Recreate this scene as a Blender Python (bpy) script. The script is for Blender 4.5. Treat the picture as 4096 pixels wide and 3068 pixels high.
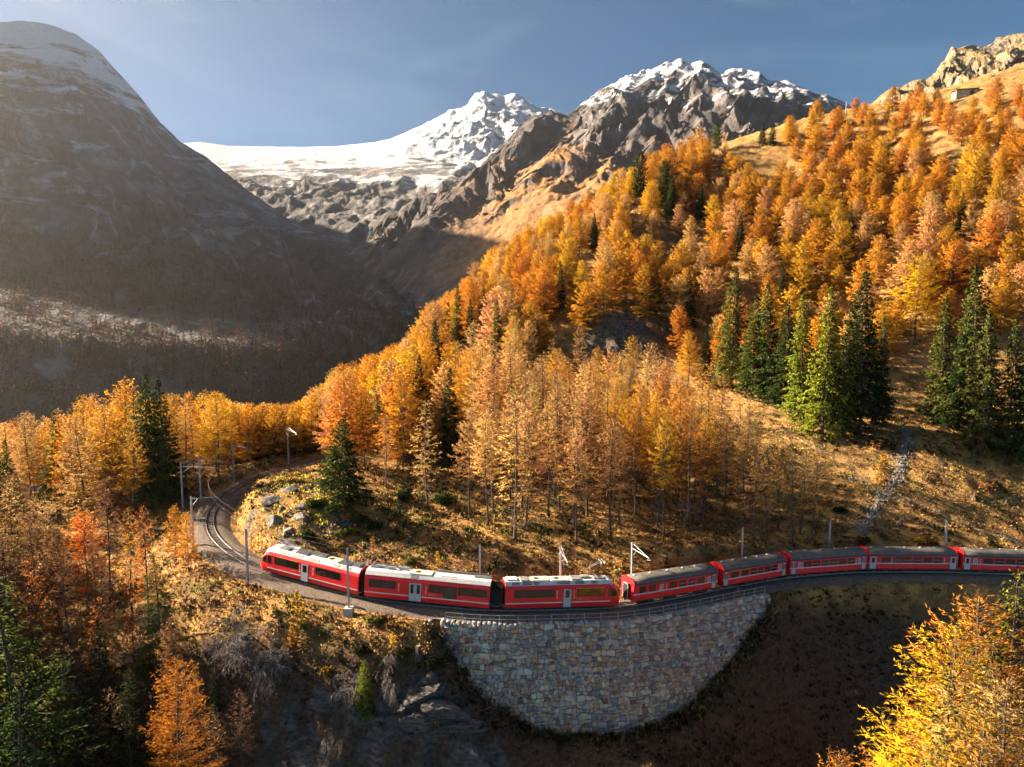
# Autumn railway curve with a red train, stone retaining wall, larch forest and snowy mountains.
import bpy, bmesh, math, random, time
import numpy as np
from mathutils import Vector, Matrix, Euler

random.seed(7)
RNG = np.random.default_rng(7)
T0 = time.time()
sc = bpy.context.scene
for o in list(bpy.data.objects):
    bpy.data.objects.remove(o)
COL = sc.collection

# ------------------------------------------------------------------ camera
CAM_H, PITCH, FPX = 36.5, math.radians(6.0), 731.2
cam_d = bpy.data.cameras.new('camera')
cam = bpy.data.objects.new('camera', cam_d)
COL.objects.link(cam)
cam.location = (0, 0, CAM_H)
cam.rotation_euler = (math.radians(90) - PITCH, 0, 0)
cam_d.sensor_fit = 'HORIZONTAL'
cam_d.sensor_width = 36.0
cam_d.lens = 36.0 * FPX / 1024.0
cam_d.clip_start = 0.5
cam_d.clip_end = 30000
sc.camera = cam

# ------------------------------------------------------------------ sky and sun
SUN_EL, SUN_AZ = math.radians(27.0), math.radians(-73.0)      # azimuth from +Y towards +X
SUN_DIR = Vector((math.sin(SUN_AZ) * math.cos(SUN_EL), math.cos(SUN_AZ) * math.cos(SUN_EL), math.sin(SUN_EL)))
world = bpy.data.worlds.new('World')
sc.world = world
world.use_nodes = True
wn, wl = world.node_tree.nodes, world.node_tree.links
wn.clear()
w_out = wn.new('ShaderNodeOutputWorld')
w_bg = wn.new('ShaderNodeBackground')
w_sky = wn.new('ShaderNodeTexSky')
w_sky.sky_type = 'NISHITA'
w_sky.sun_disc = False
w_sky.sun_elevation = SUN_EL
w_sky.sun_rotation = SUN_AZ
w_sky.altitude = 3500
w_sky.air_density = 0.45
w_sky.dust_density = 0.1
w_sky.ozone_density = 5.0
w_bg.inputs['Strength'].default_value = 0.05
# thin cirrus
w_tc = wn.new('ShaderNodeTexCoord')
w_map = wn.new('ShaderNodeMapping')
w_map.inputs['Rotation'].default_value = (0.0, math.radians(-32), math.radians(20))
w_map.inputs['Location'].default_value = (0.9, 1.7, 2.6)
w_map.inputs['Scale'].default_value = (1.6, 2.2, 7.0)
w_n = wn.new('ShaderNodeTexNoise')
w_n.inputs['Scale'].default_value = 1.7
w_n.inputs['Detail'].default_value = 5
w_n.inputs['Roughness'].default_value = 0.6
w_n.inputs['Distortion'].default_value = 0.8
w_r = wn.new('ShaderNodeMapRange')
w_r.inputs['From Min'].default_value = 0.50
w_r.inputs['From Max'].default_value = 0.85
w_r.inputs['To Max'].default_value = 0.13
w_mix = wn.new('ShaderNodeMixRGB')
w_mix.inputs['Color2'].default_value = (5.0, 5.1, 5.2, 1)
wl.new(w_tc.outputs['Generated'], w_map.inputs['Vector'])
wl.new(w_map.outputs['Vector'], w_n.inputs['Vector'])
wl.new(w_n.outputs['Fac'], w_r.inputs['Value'])
wl.new(w_r.outputs['Result'], w_mix.inputs['Fac'])
wl.new(w_sky.outputs['Color'], w_mix.inputs['Color1'])
w_tint = wn.new('ShaderNodeMixRGB')                              # dims the sky and turns it slightly green
w_tint.blend_type = 'MULTIPLY'
w_tint.inputs['Fac'].default_value = 1.0
w_tint.inputs['Color2'].default_value = (0.68, 0.93, 0.77, 1)
wl.new(w_mix.outputs['Color'], w_tint.inputs['Color1'])
wl.new(w_tint.outputs['Color'], w_bg.inputs['Color'])
wl.new(w_bg.outputs['Background'], w_out.inputs['Surface'])

sun_d = bpy.data.lights.new('sun', 'SUN')
sun_d.energy = 5.0
sun_d.angle = math.radians(0.53)
sun_d.color = (1.0, 0.83, 0.62)
sun = bpy.data.objects.new('sun', sun_d)
COL.objects.link(sun)
sun.rotation_euler = (-SUN_DIR).to_track_quat('-Z', 'Y').to_euler()

vs = sc.view_settings
vs.view_transform = 'Standard'
vs.look = 'None'
vs.exposure = 2.5
vs.gamma = 1.0
vs.use_curve_mapping = False
sc.render.engine = 'CYCLES'
cy = sc.cycles
cy.use_denoising = True
cy.max_bounces = 6
cy.diffuse_bounces = 4
cy.glossy_bounces = 2
cy.transmission_bounces = 3
cy.volume_bounces = 0
cy.transparent_max_bounces = 4
cy.caustics_reflective = False
cy.caustics_refractive = False
cy.sample_clamp_indirect = 6.0
cy.use_adaptive_sampling = True
cy.adaptive_threshold = 0.015

# ------------------------------------------------------------------ helpers: space
SP, CP_ = math.sin(PITCH), math.cos(PITCH)


def at(u, v, d):
    """World point seen at picture point (u, v) of the 1024 x 767 frame, d metres in front of the lens plane."""
    X = (u - 512.0) / FPX * d
    Y = -(v - 383.5) / FPX * d
    return np.array([X, d * CP_ + Y * SP, CAM_H - d * SP + Y * CP_])


def at_z(u, v, z):
    k = SP + (v - 383.5) / FPX * CP_
    return at(u, v, (CAM_H - z) / k)


def proj(p):
    p = np.asarray(p, float)
    x, y, z = p[..., 0], p[..., 1], p[..., 2] - CAM_H
    d = y * CP_ - z * SP
    up = y * SP + z * CP_
    d = np.maximum(d, 1e-3)
    return np.stack([512 + x / d * FPX, 383.5 - up / d * FPX, d], -1)


def in_poly(u, v, poly):
    u = np.asarray(u); v = np.asarray(v)
    inside = np.zeros(u.shape, bool)
    n = len(poly)
    for i in range(n):
        x1, y1 = poly[i]; x2, y2 = poly[(i + 1) % n]
        c = ((y1 > v) != (y2 > v)) & (u < (x2 - x1) * (v - y1) / (y2 - y1 + 1e-9) + x1)
        inside ^= c
    return inside


# ------------------------------------------------------------------ helpers: noise
_P = RNG.permutation(512)
_G = np.stack([np.cos(np.arange(512) * 2.399), np.sin(np.arange(512) * 2.399)], -1)


def perlin(x, y):
    xi = np.floor(x).astype(int); yi = np.floor(y).astype(int)
    xf = x - xi; yf = y - yi
    sx = xf * xf * xf * (xf * (xf * 6 - 15) + 10); sy = yf * yf * yf * (yf * (yf * 6 - 15) + 10)

    def g(ix, iy, dx, dy):
        h = _P[(_P[ix & 511] + iy) & 511]
        gr = _G[h]
        return gr[..., 0] * dx + gr[..., 1] * dy
    a = g(xi, yi, xf, yf); b = g(xi + 1, yi, xf - 1, yf)
    c = g(xi, yi + 1, xf, yf - 1); d = g(xi + 1, yi + 1, xf - 1, yf - 1)
    return 1.4 * ((a + (b - a) * sx) * (1 - sy) + (c + (d - c) * sx) * sy)


def fbm(x, y, scale, octv=5, rough=0.5, off=0.0):
    r = 0; a = 1.0; f = 1.0 / scale
    for k in range(octv):
        r = r + a * perlin(x * f + off + 13.7 * k, y * f - off + 7.3 * k)
        a *= rough; f *= 2.03
    return r


def ridged(x, y, scale, octv=5, rough=0.5, off=0.0):
    r = 0; a = 1.0; f = 1.0 / scale
    for k in range(octv):
        r = r + a * (0.5 - np.abs(perlin(x * f + off + 13.7 * k, y * f - off + 7.3 * k)) * 2)
        a *= rough; f *= 2.07
    return r


def smooth(a, b, x):
    t = np.clip((x - a) / (b - a), 0, 1)
    return t * t * (3 - 2 * t)


# ------------------------------------------------------------------ helpers: objects
def link(name, me, mat=None, parent=None, loc=None):
    o = bpy.data.objects.new(name, me)
    COL.objects.link(o)
    if mat is not None and me is not None:
        if not me.materials:
            me.materials.append(mat)
    if parent is not None:
        o.parent = parent
    if loc is not None:
        o.location = loc
    return o


def tag(o, label=None, cat=None, group=None, kind=None):
    if label: o['label'] = label
    if cat: o['category'] = cat
    if group: o['group'] = group
    if kind: o['kind'] = kind
    return o


def empty(name, loc=(0, 0, 0), rz=0.0):
    o = bpy.data.objects.new(name, None)
    o.empty_display_size = 0.2
    COL.objects.link(o)
    o.location = loc
    o.rotation_euler = (0, 0, rz)
    return o


def np_mesh(name, V, F, smooth_=False, attr=None, cattr=None, vattr=None):
    """V (n,3); F (m,k) array of equal-sided faces. attr: {name: per-vertex floats}; cattr: {name: per-vertex rgb}."""
    V = np.ascontiguousarray(V, np.float32); F = np.ascontiguousarray(F, np.int32)
    me = bpy.data.meshes.new(name)
    n, m, k = len(V), len(F), F.shape[1]
    me.vertices.add(n); me.vertices.foreach_set('co', V.ravel())
    me.loops.add(m * k); me.loops.foreach_set('vertex_index', F.ravel())
    me.polygons.add(m)
    me.polygons.foreach_set('loop_start', np.arange(0, m * k, k, dtype=np.int32))
    me.polygons.foreach_set('loop_total', np.full(m, k, np.int32))
    if smooth_:
        me.polygons.foreach_set('use_smooth', np.ones(m, bool))
    for key, a in (attr or {}).items():
        at_ = me.attributes.new(key, 'FLOAT', 'POINT')
        at_.data.foreach_set('value', np.ascontiguousarray(a, np.float32))
    for key, a in (cattr or {}).items():
        at_ = me.attributes.new(key, 'FLOAT_COLOR', 'POINT')
        rgba = np.ones((n, 4), np.float32); rgba[:, :3] = a
        at_.data.foreach_set('color', rgba.ravel())
    for key, a in (vattr or {}).items():
        at_ = me.attributes.new(key, 'FLOAT_VECTOR', 'POINT')
        at_.data.foreach_set('vector', np.ascontiguousarray(a, np.float32).ravel())
    me.update(calc_edges=True)
    me.validate()
    return me


def grid_faces(nr, nc):
    i = np.arange(nr - 1)[:, None] * nc + np.arange(nc - 1)[None, :]
    return np.stack([i, i + 1, i + nc + 1, i + nc], -1).reshape(-1, 4)


class MB:
    """Collects simple solids and builds them as one mesh object."""

    def __init__(s):
        s.v = []; s.f = []

    def add(s, vs_, fs):
        k = len(s.v)
        s.v.extend([tuple(map(float, p)) for p in vs_])
        s.f.extend([tuple(i + k for i in f) for f in fs])
        return s

    def box(s, x0, x1, y0, y1, z0, z1):
        return s.add([(x0, y0, z0), (x1, y0, z0), (x1, y1, z0), (x0, y1, z0), (x0, y0, z1), (x1, y0, z1), (x1, y1, z1), (x0, y1, z1)],
                     [(3, 2, 1, 0), (4, 5, 6, 7), (0, 1, 5, 4), (1, 2, 6, 5), (2, 3, 7, 6), (3, 0, 4, 7)])

    def taper(s, c, a, b, h):
        """Frustum standing at c: half sizes a=(ax,ay) at the foot, b at the top."""
        x, y, z = c
        return s.add([(x - a[0], y - a[1], z), (x + a[0], y - a[1], z), (x + a[0], y + a[1], z), (x - a[0], y + a[1], z),
                      (x - b[0], y - b[1], z + h), (x + b[0], y - b[1], z + h), (x + b[0], y + b[1], z + h), (x - b[0], y + b[1], z + h)],
                     [(3, 2, 1, 0), (4, 5, 6, 7), (0, 1, 5, 4), (1, 2, 6, 5), (2, 3, 7, 6), (3, 0, 4, 7)])

    def tube(s, pts, rad, n=6, cap=True):
        pts = [Vector(p) for p in pts]
        if not hasattr(rad, '__len__'): rad = [rad] * len(pts)
        rings = []; k0 = len(s.v)
        prev = None
        for i, p in enumerate(pts):
            t = (pts[min(i + 1, len(pts) - 1)] - pts[max(i - 1, 0)])
            if t.length < 1e-9: t = Vector((0, 0, 1))
            t.normalize()
            a = Vector((0, 0, 1)) if abs(t.z) < 0.9 else Vector((1, 0, 0))
            e1 = t.cross(a).normalized(); e2 = t.cross(e1).normalized()
            if prev is not None and prev.dot(e1) < 0: e1, e2 = -e1, -e2
            prev = e1
            for j in range(n):
                an = 2 * math.pi * j / n
                q = p + (e1 * math.cos(an) + e2 * math.sin(an)) * rad[i]
                s.v.append((q.x, q.y, q.z))
        for i in range(len(pts) - 1):
            for j in range(n):
                a0 = k0 + i * n + j; a1 = k0 + i * n + (j + 1) % n
                s.f.append((a0, a1, a1 + n, a0 + n))
        if cap:
            s.f.append(tuple(k0 + j for j in range(n))[::-1])
            s.f.append(tuple(k0 + (len(pts) - 1) * n + j for j in range(n)))
        return s

    def loft(s, secs, closed=True, caps=True):
        """secs: list of rings with equal point counts."""
        k0 = len(s.v); n = len(secs[0])
        for r in secs: s.v.extend([tuple(map(float, p)) for p in r])
        for i in range(len(secs) - 1):
            for j in range(n if closed else n - 1):
                a0 = k0 + i * n + j; a1 = k0 + i * n + (j + 1) % n
                s.f.append((a0, a1, a1 + n, a0 + n))
        if caps:
            s.f.append(tuple(k0 + j for j in range(n))[::-1])
            s.f.append(tuple(k0 + (len(secs) - 1) * n + j for j in range(n)))
        return s

    def mesh(s, name, smooth_=False):
        me = bpy.data.meshes.new(name)
        me.from_pydata(s.v, [], s.f)
        bm = bmesh.new(); bm.from_mesh(me)
        bmesh.ops.recalc_face_normals(bm, faces=bm.faces)
        bm.to_mesh(me); bm.free()
        if smooth_:
            for p in me.polygons: p.use_smooth = True
        me.update()
        return me

    def build(s, name, mat, parent=None, smooth_=False, loc=None):
        return link(name, s.mesh(name, smooth_), mat, parent, loc)


# ------------------------------------------------------------------ helpers: materials
class G:
    def __init__(s, name):
        s.m = bpy.data.materials.new(name); s.m.use_nodes = True
        s.n = s.m.node_tree.nodes; s.l = s.m.node_tree.links
        s.bsdf = s.n['Principled BSDF']; s.out = s.n['Material Output']

    def new(s, t, **kw):
        x = s.n.new(t)
        for k, v in kw.items(): setattr(x, k, v)
        return x

    def put(s, node, key, val):
        if isinstance(val, bpy.types.NodeSocket): s.l.new(val, node.inputs[key])
        elif isinstance(val, (tuple, list)) and len(val) == 3 and node.inputs[key].type == 'RGBA': node.inputs[key].default_value = (*val, 1)
        else: node.inputs[key].default_value = val
        return node

    def pos(s, scale=(1, 1, 1), obj=False):
        if obj: v = s.new('ShaderNodeTexCoord').outputs['Object']
        else: v = s.new('ShaderNodeNewGeometry').outputs['Position']
        m = s.new('ShaderNodeVectorMath', operation='MULTIPLY')
        s.l.new(v, m.inputs[0]); m.inputs[1].default_value = scale
        return m.outputs[0]

    def noise(s, scale, detail=4, vec=None, rough=0.55, dist=0.0):
        x = s.new('ShaderNodeTexNoise')
        x.inputs['Scale'].default_value = scale; x.inputs['Detail'].default_value = detail
        x.inputs['Roughness'].default_value = rough; x.inputs['Distortion'].default_value = dist
        if vec is not None: s.l.new(vec, x.inputs['Vector'])
        return x.outputs['Fac']

    def rng(s, v, a, b, lo=0.0, hi=1.0):
        x = s.new('ShaderNodeMapRange')
        s.put(x, 'Value', v); x.inputs['From Min'].default_value = a; x.inputs['From Max'].default_value = b
        x.inputs['To Min'].default_value = lo; x.inputs['To Max'].default_value = hi
        return x.outputs['Result']

    def math(s, op, a, b=0.0):
        x = s.new('ShaderNodeMath', operation=op); s.put(x, 0, a); s.put(x, 1, b)
        return x.outputs[0]

    def mix(s, fac, a, b, blend='MIX'):
        x = s.new('ShaderNodeMixRGB', blend_type=blend); s.put(x, 'Fac', fac); s.put(x, 'Color1', a); s.put(x, 'Color2', b)
        return x.outputs['Color']

    def xyz(s, v):
        x = s.new('ShaderNodeSeparateXYZ'); s.l.new(v, x.inputs[0])
        return x.outputs

    def normal_z(s):
        return s.xyz(s.new('ShaderNodeNewGeometry').outputs['Normal'])[2]

    def attr(s, name):
        x = s.new('ShaderNodeAttribute', attribute_name=name)
        return x

    def bump(s, h, strength=0.5, dist=0.1):
        x = s.new('ShaderNodeBump'); x.inputs['Strength'].default_value = strength; x.inputs['Distance'].default_value = dist
        s.l.new(h, x.inputs['Height']); s.l.new(x.outputs['Normal'], s.bsdf.inputs['Normal'])

    def base(s, col=None, rough=None, metal=None, spec=None):
        if col is not None: s.put(s.bsdf, 'Base Color', col)
        if rough is not None: s.put(s.bsdf, 'Roughness', rough)
        if metal is not None: s.put(s.bsdf, 'Metallic', metal)
        if spec is not None: s.put(s.bsdf, 'Specular IOR Level', spec)
        return s.m


MATS = {}


def plain(name, col, rough=0.6, metal=0.0, var=0.15, scale=3.0, spec=0.5, obj=False):
    """Solid colour with a faint worn variation."""
    g = G(name)
    n = g.noise(scale, 5, g.pos(obj=obj))
    dark = tuple(c * (1 - var) for c in col); lite = tuple(min(1, c * (1 + var)) for c in col)
    g.base(g.mix(g.rng(n, 0.3, 0.7), dark, lite), rough, metal, spec)
    MATS[name] = g.m
    return g.m

# ------------------------------------------------------------------ track line
def corner(su, sv, z):
    return at_z(su / 4.0, sv / 4.0, z)


# near lower body corners of each vehicle (left, right), rail height at both ends, kind
CARS = [
    ('front', (1036, 2286), (1419, 2385), 1.95, 0.80, 0.40),
    ('middle', (1458, 2394), (1962, 2441), 0.65, -0.10, 0.40),
    ('rear', (2010, 2440), (2486, 2425), -0.15, -0.75, 0.40),
    ('coach', (2532, 2410), (2875, 2350), -0.90, -1.60, 0.72),
    ('coach', (2889, 2342), (3136, 2301), -1.65, -2.20, 0.72),
    ('coach', (3152, 2296), (3462, 2272), -2.25, -2.80, 0.72),
    ('coach', (3474, 2274), (3828, 2274), -2.85, -3.35, 0.72),
    ('coach', (3847, 2277), (4222, 2288), -3.40, -3.90, 0.72),
]
raw = []
for u, v, z in [(352, 450, 9.2), (325, 456, 8.6), (298.6, 462.8, 8.0), (278.7, 468.6, 7.5), (261.3, 474, 7.0), (244.7, 481.9, 6.4), (231.4, 489.4, 5.9),
                (221, 497.3, 5.5), (213.1, 506, 5.1), (209.8, 512.6, 4.7), (208.6, 520.5, 4.4), (209.4, 528, 4.0), (213.5, 535.9, 3.6),
                (221, 544.6, 3.2), (231, 552.9, 2.7), (244.7, 561.2, 2.35)]:
    raw.append(at_z(u, v, z))
car_raw = []
for kind, a, b, za, zb, sill in CARS:
    A = corner(*a, za + sill); B = corner(*b, zb + sill)
    t = (B - A)[:2]; t /= np.linalg.norm(t)
    nrm = np.array([-t[1], t[0]])
    A2 = np.array([*(A[:2] + nrm * 1.32), za]); B2 = np.array([*(B[:2] + nrm * 1.32), zb])
    car_raw.append((A2, B2)); raw += [A2, B2]
last = raw[-1]; tdir = raw[-1] - raw[-2]; tdir /= np.linalg.norm(tdir)
for k, dy in ((14, -0.8), (30, -3.5), (50, -9)):
    raw.append(last + tdir * k + np.array([0, dy, 0]))
raw = np.array(raw)


def resample(P, step):
    seg = np.linalg.norm(np.diff(P, axis=0), axis=1); s = np.concatenate([[0], np.cumsum(seg)])
    n = int(s[-1] / step) + 1
    q = np.linspace(0, s[-1], n)
    return np.stack([np.interp(q, s, P[:, i]) for i in range(3)], -1)


TR = resample(raw, 0.5)
ker = np.exp(-0.5 * (np.arange(-14, 15) / 5.5) ** 2); ker /= ker.sum()
ker2 = np.exp(-0.5 * (np.arange(-40, 41) / 16.0) ** 2); ker2 /= ker2.sum()


def gsm(a, k):
    h = len(k) // 2
    e = np.concatenate([2 * a[0] - a[1:h + 1][::-1], a, 2 * a[-1] - a[-h - 1:-1][::-1]])
    return np.convolve(e, k, 'valid')


TR = np.stack([gsm(TR[:, 0], ker), gsm(TR[:, 1], ker), gsm(TR[:, 2], ker2)], -1)
TR = resample(TR, 0.5)
NT = len(TR)
TT = np.gradient(TR, axis=0); TT /= np.linalg.norm(TT[:, :2], axis=1)[:, None]
TNR = np.stack([TT[:, 1], -TT[:, 0], 0 * TT[:, 0]], -1)          # right-hand side: outwards, to the valley and the camera


def near_track(x, y):
    """signed offset (+ outwards), index, for arrays of points."""
    x = np.ravel(x); y = np.ravel(y)
    off = np.empty(len(x)); idx = np.empty(len(x), int)
    for k in range(0, len(x), 20000):
        dx = x[k:k + 20000, None] - TR[None, ::2, 0]; dy = y[k:k + 20000, None] - TR[None, ::2, 1]
        d2 = dx * dx + dy * dy
        j = d2.argmin(1) * 2
        ii = np.arange(len(j))
        sg = (x[k:k + 20000] - TR[j, 0]) * TNR[j, 0] + (y[k:k + 20000] - TR[j, 1]) * TNR[j, 1]
        off[k:k + 20000] = np.sqrt(d2[ii, j // 2]) * np.where(sg >= 0, 1, -1); idx[k:k + 20000] = j
    return off, idx


def track_at_u(u):
    pu = proj(TR)
    m = np.arange(NT) > NT * 0.22
    c = np.abs(pu[:, 0] - u) + np.where(m, 0, 1e4)
    return int(c.argmin())


W0, W1 = track_at_u(447), track_at_u(753)                        # stretch carried by the stone wall

# ------------------------------------------------------------------ hillside: natural ground from survey points
cps = [(349, 618, 86.5), (235, 590, 92), (205, 575, 96), (185, 560, 101), (200, 600, 92), (190, 610, 91), (250, 640, 84), (312, 650, 83), (400, 650, 82.5), (436, 648, 83),
       (280, 700, 80), (350, 690, 80), (420, 680, 81), (470, 700, 80.5), (480, 767, 77), (380, 767, 77), (280, 767, 78), (180, 720, 82), (100, 720, 85), (20, 720, 85), (100, 767, 84),
       (0, 650, 95), (80, 620, 100), (140, 590, 103), (150, 560, 108), (100, 560, 112), (30, 560, 115), (0, 540, 120), (60, 530, 122), (171, 505, 122), (198, 520, 112),
       (240, 470, 132), (270, 460, 138), (310, 452, 144), (150, 470, 140), (100, 480, 145), (50, 490, 145), (0, 500, 145),
       (600, 732, 83.3), (550, 727, 83.3), (515, 714, 83.8), (490, 693, 84.3), (463, 664, 85), (650, 721, 84.8), (700, 680, 89.2), (725, 655, 91.7), (750, 627, 94.5), (771, 606, 97),
       (800, 602, 101.5), (800, 640, 98), (800, 700, 93), (800, 767, 90), (880, 600, 106), (880, 650, 101), (880, 720, 96), (960, 600, 109), (960, 700, 102), (1010, 640, 106), (650, 767, 80), (720, 740, 86), (560, 767, 78.5),
       (300, 478, 119), (345, 505, 108), (280, 503, 108), (270, 490, 113), (250, 507, 110), (262, 484, 117), (285, 476, 122), (312, 468, 128), (240, 520, 106.5), (260, 540, 101.5), (300, 560, 98.5), (350, 562, 98), (400, 560, 98.5), (450, 560, 99), (300, 530, 102), (350, 530, 104), (400, 530, 107), (450, 530, 108),
       (500, 540, 105), (550, 545, 104), (600, 545, 106), (650, 535, 110), (700, 535, 114), (750, 535, 116), (800, 530, 119), (850, 525, 121), (900, 530, 122), (960, 535, 124), (1024, 545, 124),
       (345, 477, 118), (400, 482, 125), (450, 480, 128), (500, 490, 124), (550, 500, 120), (600, 500, 120), (650, 490, 130), (700, 490, 134), (750, 480, 138), (800, 470, 141), (800, 440, 152), (850, 450, 146), (900, 460, 142), (950, 470, 140), (1000, 490, 137), (950, 430, 158), (1024, 440, 155),
       (400, 440, 150), (450, 430, 160), (500, 430, 165), (550, 430, 168), (600, 430, 170), (650, 420, 172), (700, 410, 175), (650, 387, 196), (600, 372, 205), (550, 352, 212), (700, 392, 190), (750, 400, 178), (800, 390, 185), (850, 400, 176), (900, 400, 178), (950, 390, 182), (1024, 390, 180),
       (611, 338, 213), (611, 312, 221), (560, 302, 235), (500, 322, 235), (450, 352, 220), (410, 382, 190), (370, 424, 164), (680, 340, 215), (750, 340, 212), (800, 330, 215), (870, 330, 210), (950, 330, 200), (1024, 330, 195),
       (700, 250, 270), (620, 242, 280), (560, 254, 280), (800, 250, 255), (900, 250, 240), (1000, 250, 225), (650, 200, 305), (750, 190, 305), (850, 190, 290), (950, 190, 265), (1024, 190, 250), (720, 150, 340), (778, 128, 350), (833, 113, 350), (926, 95, 345), (1024, 65, 340), (900, 140, 305), (1000, 130, 280),
       (660, 178, 332), (600, 213, 317), (540, 249, 304), (481, 288, 292)]
PTS = [at(*c) for c in cps]
PTS += [np.array(p, float) for p in [(-95, 190, -20), (-133, 190, -32), (-62, 175, -16), (-47, 172, -3), (-130, 300, -95), (-220, 200, -80), (-80, 60, -25), (-40, 50, -22), (0, 45, -24), (40, 45, -20), (80, 50, -17), (-120, 55, -10), (-104, 88, 2), (-118, 80, 4), (-100, 70, -6), (-125, 108, -18), (-60, 20, -38), (0, 10, -42), (60, 20, -34),  # includes an unseen rise at the left, shaped to shade the lower left
                                   (-70, 300, -18), (-90, 250, -34), (-58, 220, -12), (-40, 360, -4), (0, 430, 25), (60, 460, 75), (-130, 350, -70), (-60, 480, -20), (-200, 280, -110), (-260, 400, -180), (120, 440, 105), (200, 460, 118), (300, 440, 135), (120, 540, 60), (300, 560, 80), (0, 560, -10), (-150, 560, -140),
                                   (300, 200, 72), (300, 120, 22), (260, 100, 2), (380, 330, 150), (130, 80, -14), (200, 60, -24), (420, 120, 40), (-200, 120, -55), (-170, 50, -45), (-280, 200, -110)]]
PTS = np.array(PTS)


def tps_fit(P, lam=0.4):
    n = len(P); S = 100.0
    X = P[:, :2] / S
    r2 = ((X[:, None] - X[None]) ** 2).sum(-1)
    K = 0.5 * r2 * np.log(r2 + 1e-12)
    A = np.zeros((n + 3, n + 3)); A[:n, :n] = K + np.eye(n) * lam * 1e-3
    A[:n, n] = 1; A[:n, n + 1:] = X; A[n, :n] = 1; A[n + 1:, :n] = X.T
    w = np.linalg.solve(A, np.concatenate([P[:, 2], np.zeros(3)]))

    def f(x, y):
        q = np.stack([np.ravel(x), np.ravel(y)], -1) / S
        out = np.empty(len(q))
        for k in range(0, len(q), 20000):
            r2 = ((q[k:k + 20000, None] - X[None]) ** 2).sum(-1)
            out[k:k + 20000] = (0.5 * r2 * np.log(r2 + 1e-12)) @ w[:n] + w[n] + q[k:k + 20000] @ w[n + 1:]
        return out.reshape(np.shape(x))
    return f


TPS = tps_fit(PTS)


def axis(segs):
    out = []
    for a, b, st in segs: out += list(np.arange(a, b, st))
    return np.array(out + [segs[-1][1]])


GX = axis([(-300, -150, 6), (-150, -80, 2), (-80, 95, 0.62), (95, 180, 1.6), (180, 420, 6)])
GY = axis([(8, 60, 3), (60, 76, 1.2), (76, 135, 0.6), (135, 240, 1.3), (240, 380, 2.2), (380, 600, 8)])
XX, YY = np.meshgrid(GX, GY)
ZN = TPS(XX, YY)
OFF, IDX = near_track(XX, YY)
OFF = OFF.reshape(XX.shape); IDX = IDX.reshape(XX.shape)
tz = TR[IDX, 2] - 0.78
onwall = (IDX > W0) & (IDX < W1)
aoff = np.abs(OFF)
w_out_ = np.where(onwall, smooth(2.45, 2.85, aoff), smooth(2.7, 5.6, aoff))
w_in = smooth(2.9, 6.2, aoff)
wgt = np.where(OFF > 0, w_out_, w_in)
# small relief, quiet near the line
relief = 0.55 * fbm(XX, YY, 11, 4, 0.5) + 0.28 * fbm(XX, YY, 2.6, 3, 0.55, 5.0)
pj = proj(np.stack([XX, YY, ZN], -1))
wu = pj[..., 0] + 26 * fbm(XX, YY, 5, 3, 0.55, 2.9); wv = pj[..., 1] + 22 * fbm(XX, YY, 4, 3, 0.55, 7.7)
cliff = in_poly(wu, wv, [(268, 700), (330, 684), (430, 678), (465, 705), (500, 735), (500, 900), (268, 900)])
knoll = in_poly(pj[..., 0], pj[..., 1], [(225, 540), (255, 490), (300, 460), (340, 480), (360, 520), (400, 545), (380, 585), (250, 575)])
crag = in_poly(pj[..., 0], pj[..., 1], [(580, 350), (592, 318), (632, 312), (655, 332), (640, 358), (605, 364)])
ROCK = np.zeros(XX.shape)
rk = np.floor(ridged(XX + 0.4 * YY, YY, 5.0, 3) * 3) / 3
ROCK = np.where(cliff, 1.0, 0) * smooth(-0.5, 0.4, fbm(XX, YY, 6, 3, 0.5, 3.3) + 0.25) + np.where(knoll, 1.0, 0) * smooth(0.0, 0.35, fbm(XX, YY, 4, 3, 0.5, 9.1)) + np.where(crag, 1.0, 0)
relief = relief + np.where(cliff, 1.3, 0) * (rk + 0.5 * ridged(XX, YY, 2.2, 3, 0.5, 4.4)) + np.where(knoll, 0.35, 0) * rk + np.where(crag, 1.1, 0) * rk
far_amp = 1 + smooth(200, 330, YY) * 1.5
ZF = tz + (ZN - tz) * wgt + relief * far_amp * np.where(onwall & (OFF > 0) & (OFF < 5), 0.25 * smooth(2.9, 5, aoff), smooth(3.0, 7.5, aoff))


# the wall foot: ground in front of the wall lies this far below the coping
wb_u = [447, 463, 490, 515, 550, 600, 650, 695, 718, 738, 753]
wb_t = [1.0, 4.2, 7.8, 10.2, 11.6, 11.9, 10.6, 7.3, 5.0, 2.8, 1.0]
wb_i = [track_at_u(u_) for u_ in wb_u]
tb = np.interp(IDX, wb_i, wb_t)
ob = 3.25 + tb * 0.30 + np.where(tb > 5.4, 0.42, 0)
cap = tz - tb - np.maximum(0, OFF - ob) * 0.15 + np.maximum(0, OFF - ob - 2.5) * 3.0
ZF = np.where((IDX > W0 - 2) & (IDX < W1 + 3) & (OFF > 2.84), np.minimum(ZF, cap), ZF)


def hz(x, y):
    x = np.asarray(x, float); y = np.asarray(y, float)
    i = np.clip(np.searchsorted(GX, x) - 1, 0, len(GX) - 2); j = np.clip(np.searchsorted(GY, y) - 1, 0, len(GY) - 2)
    fx = np.clip((x - GX[i]) / (GX[i + 1] - GX[i]), 0, 1); fy = np.clip((y - GY[j]) / (GY[j + 1] - GY[j]), 0, 1)
    return (ZF[j, i] * (1 - fx) + ZF[j, i + 1] * fx) * (1 - fy) + (ZF[j + 1, i] * (1 - fx) + ZF[j + 1, i + 1] * fx) * fy


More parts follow.
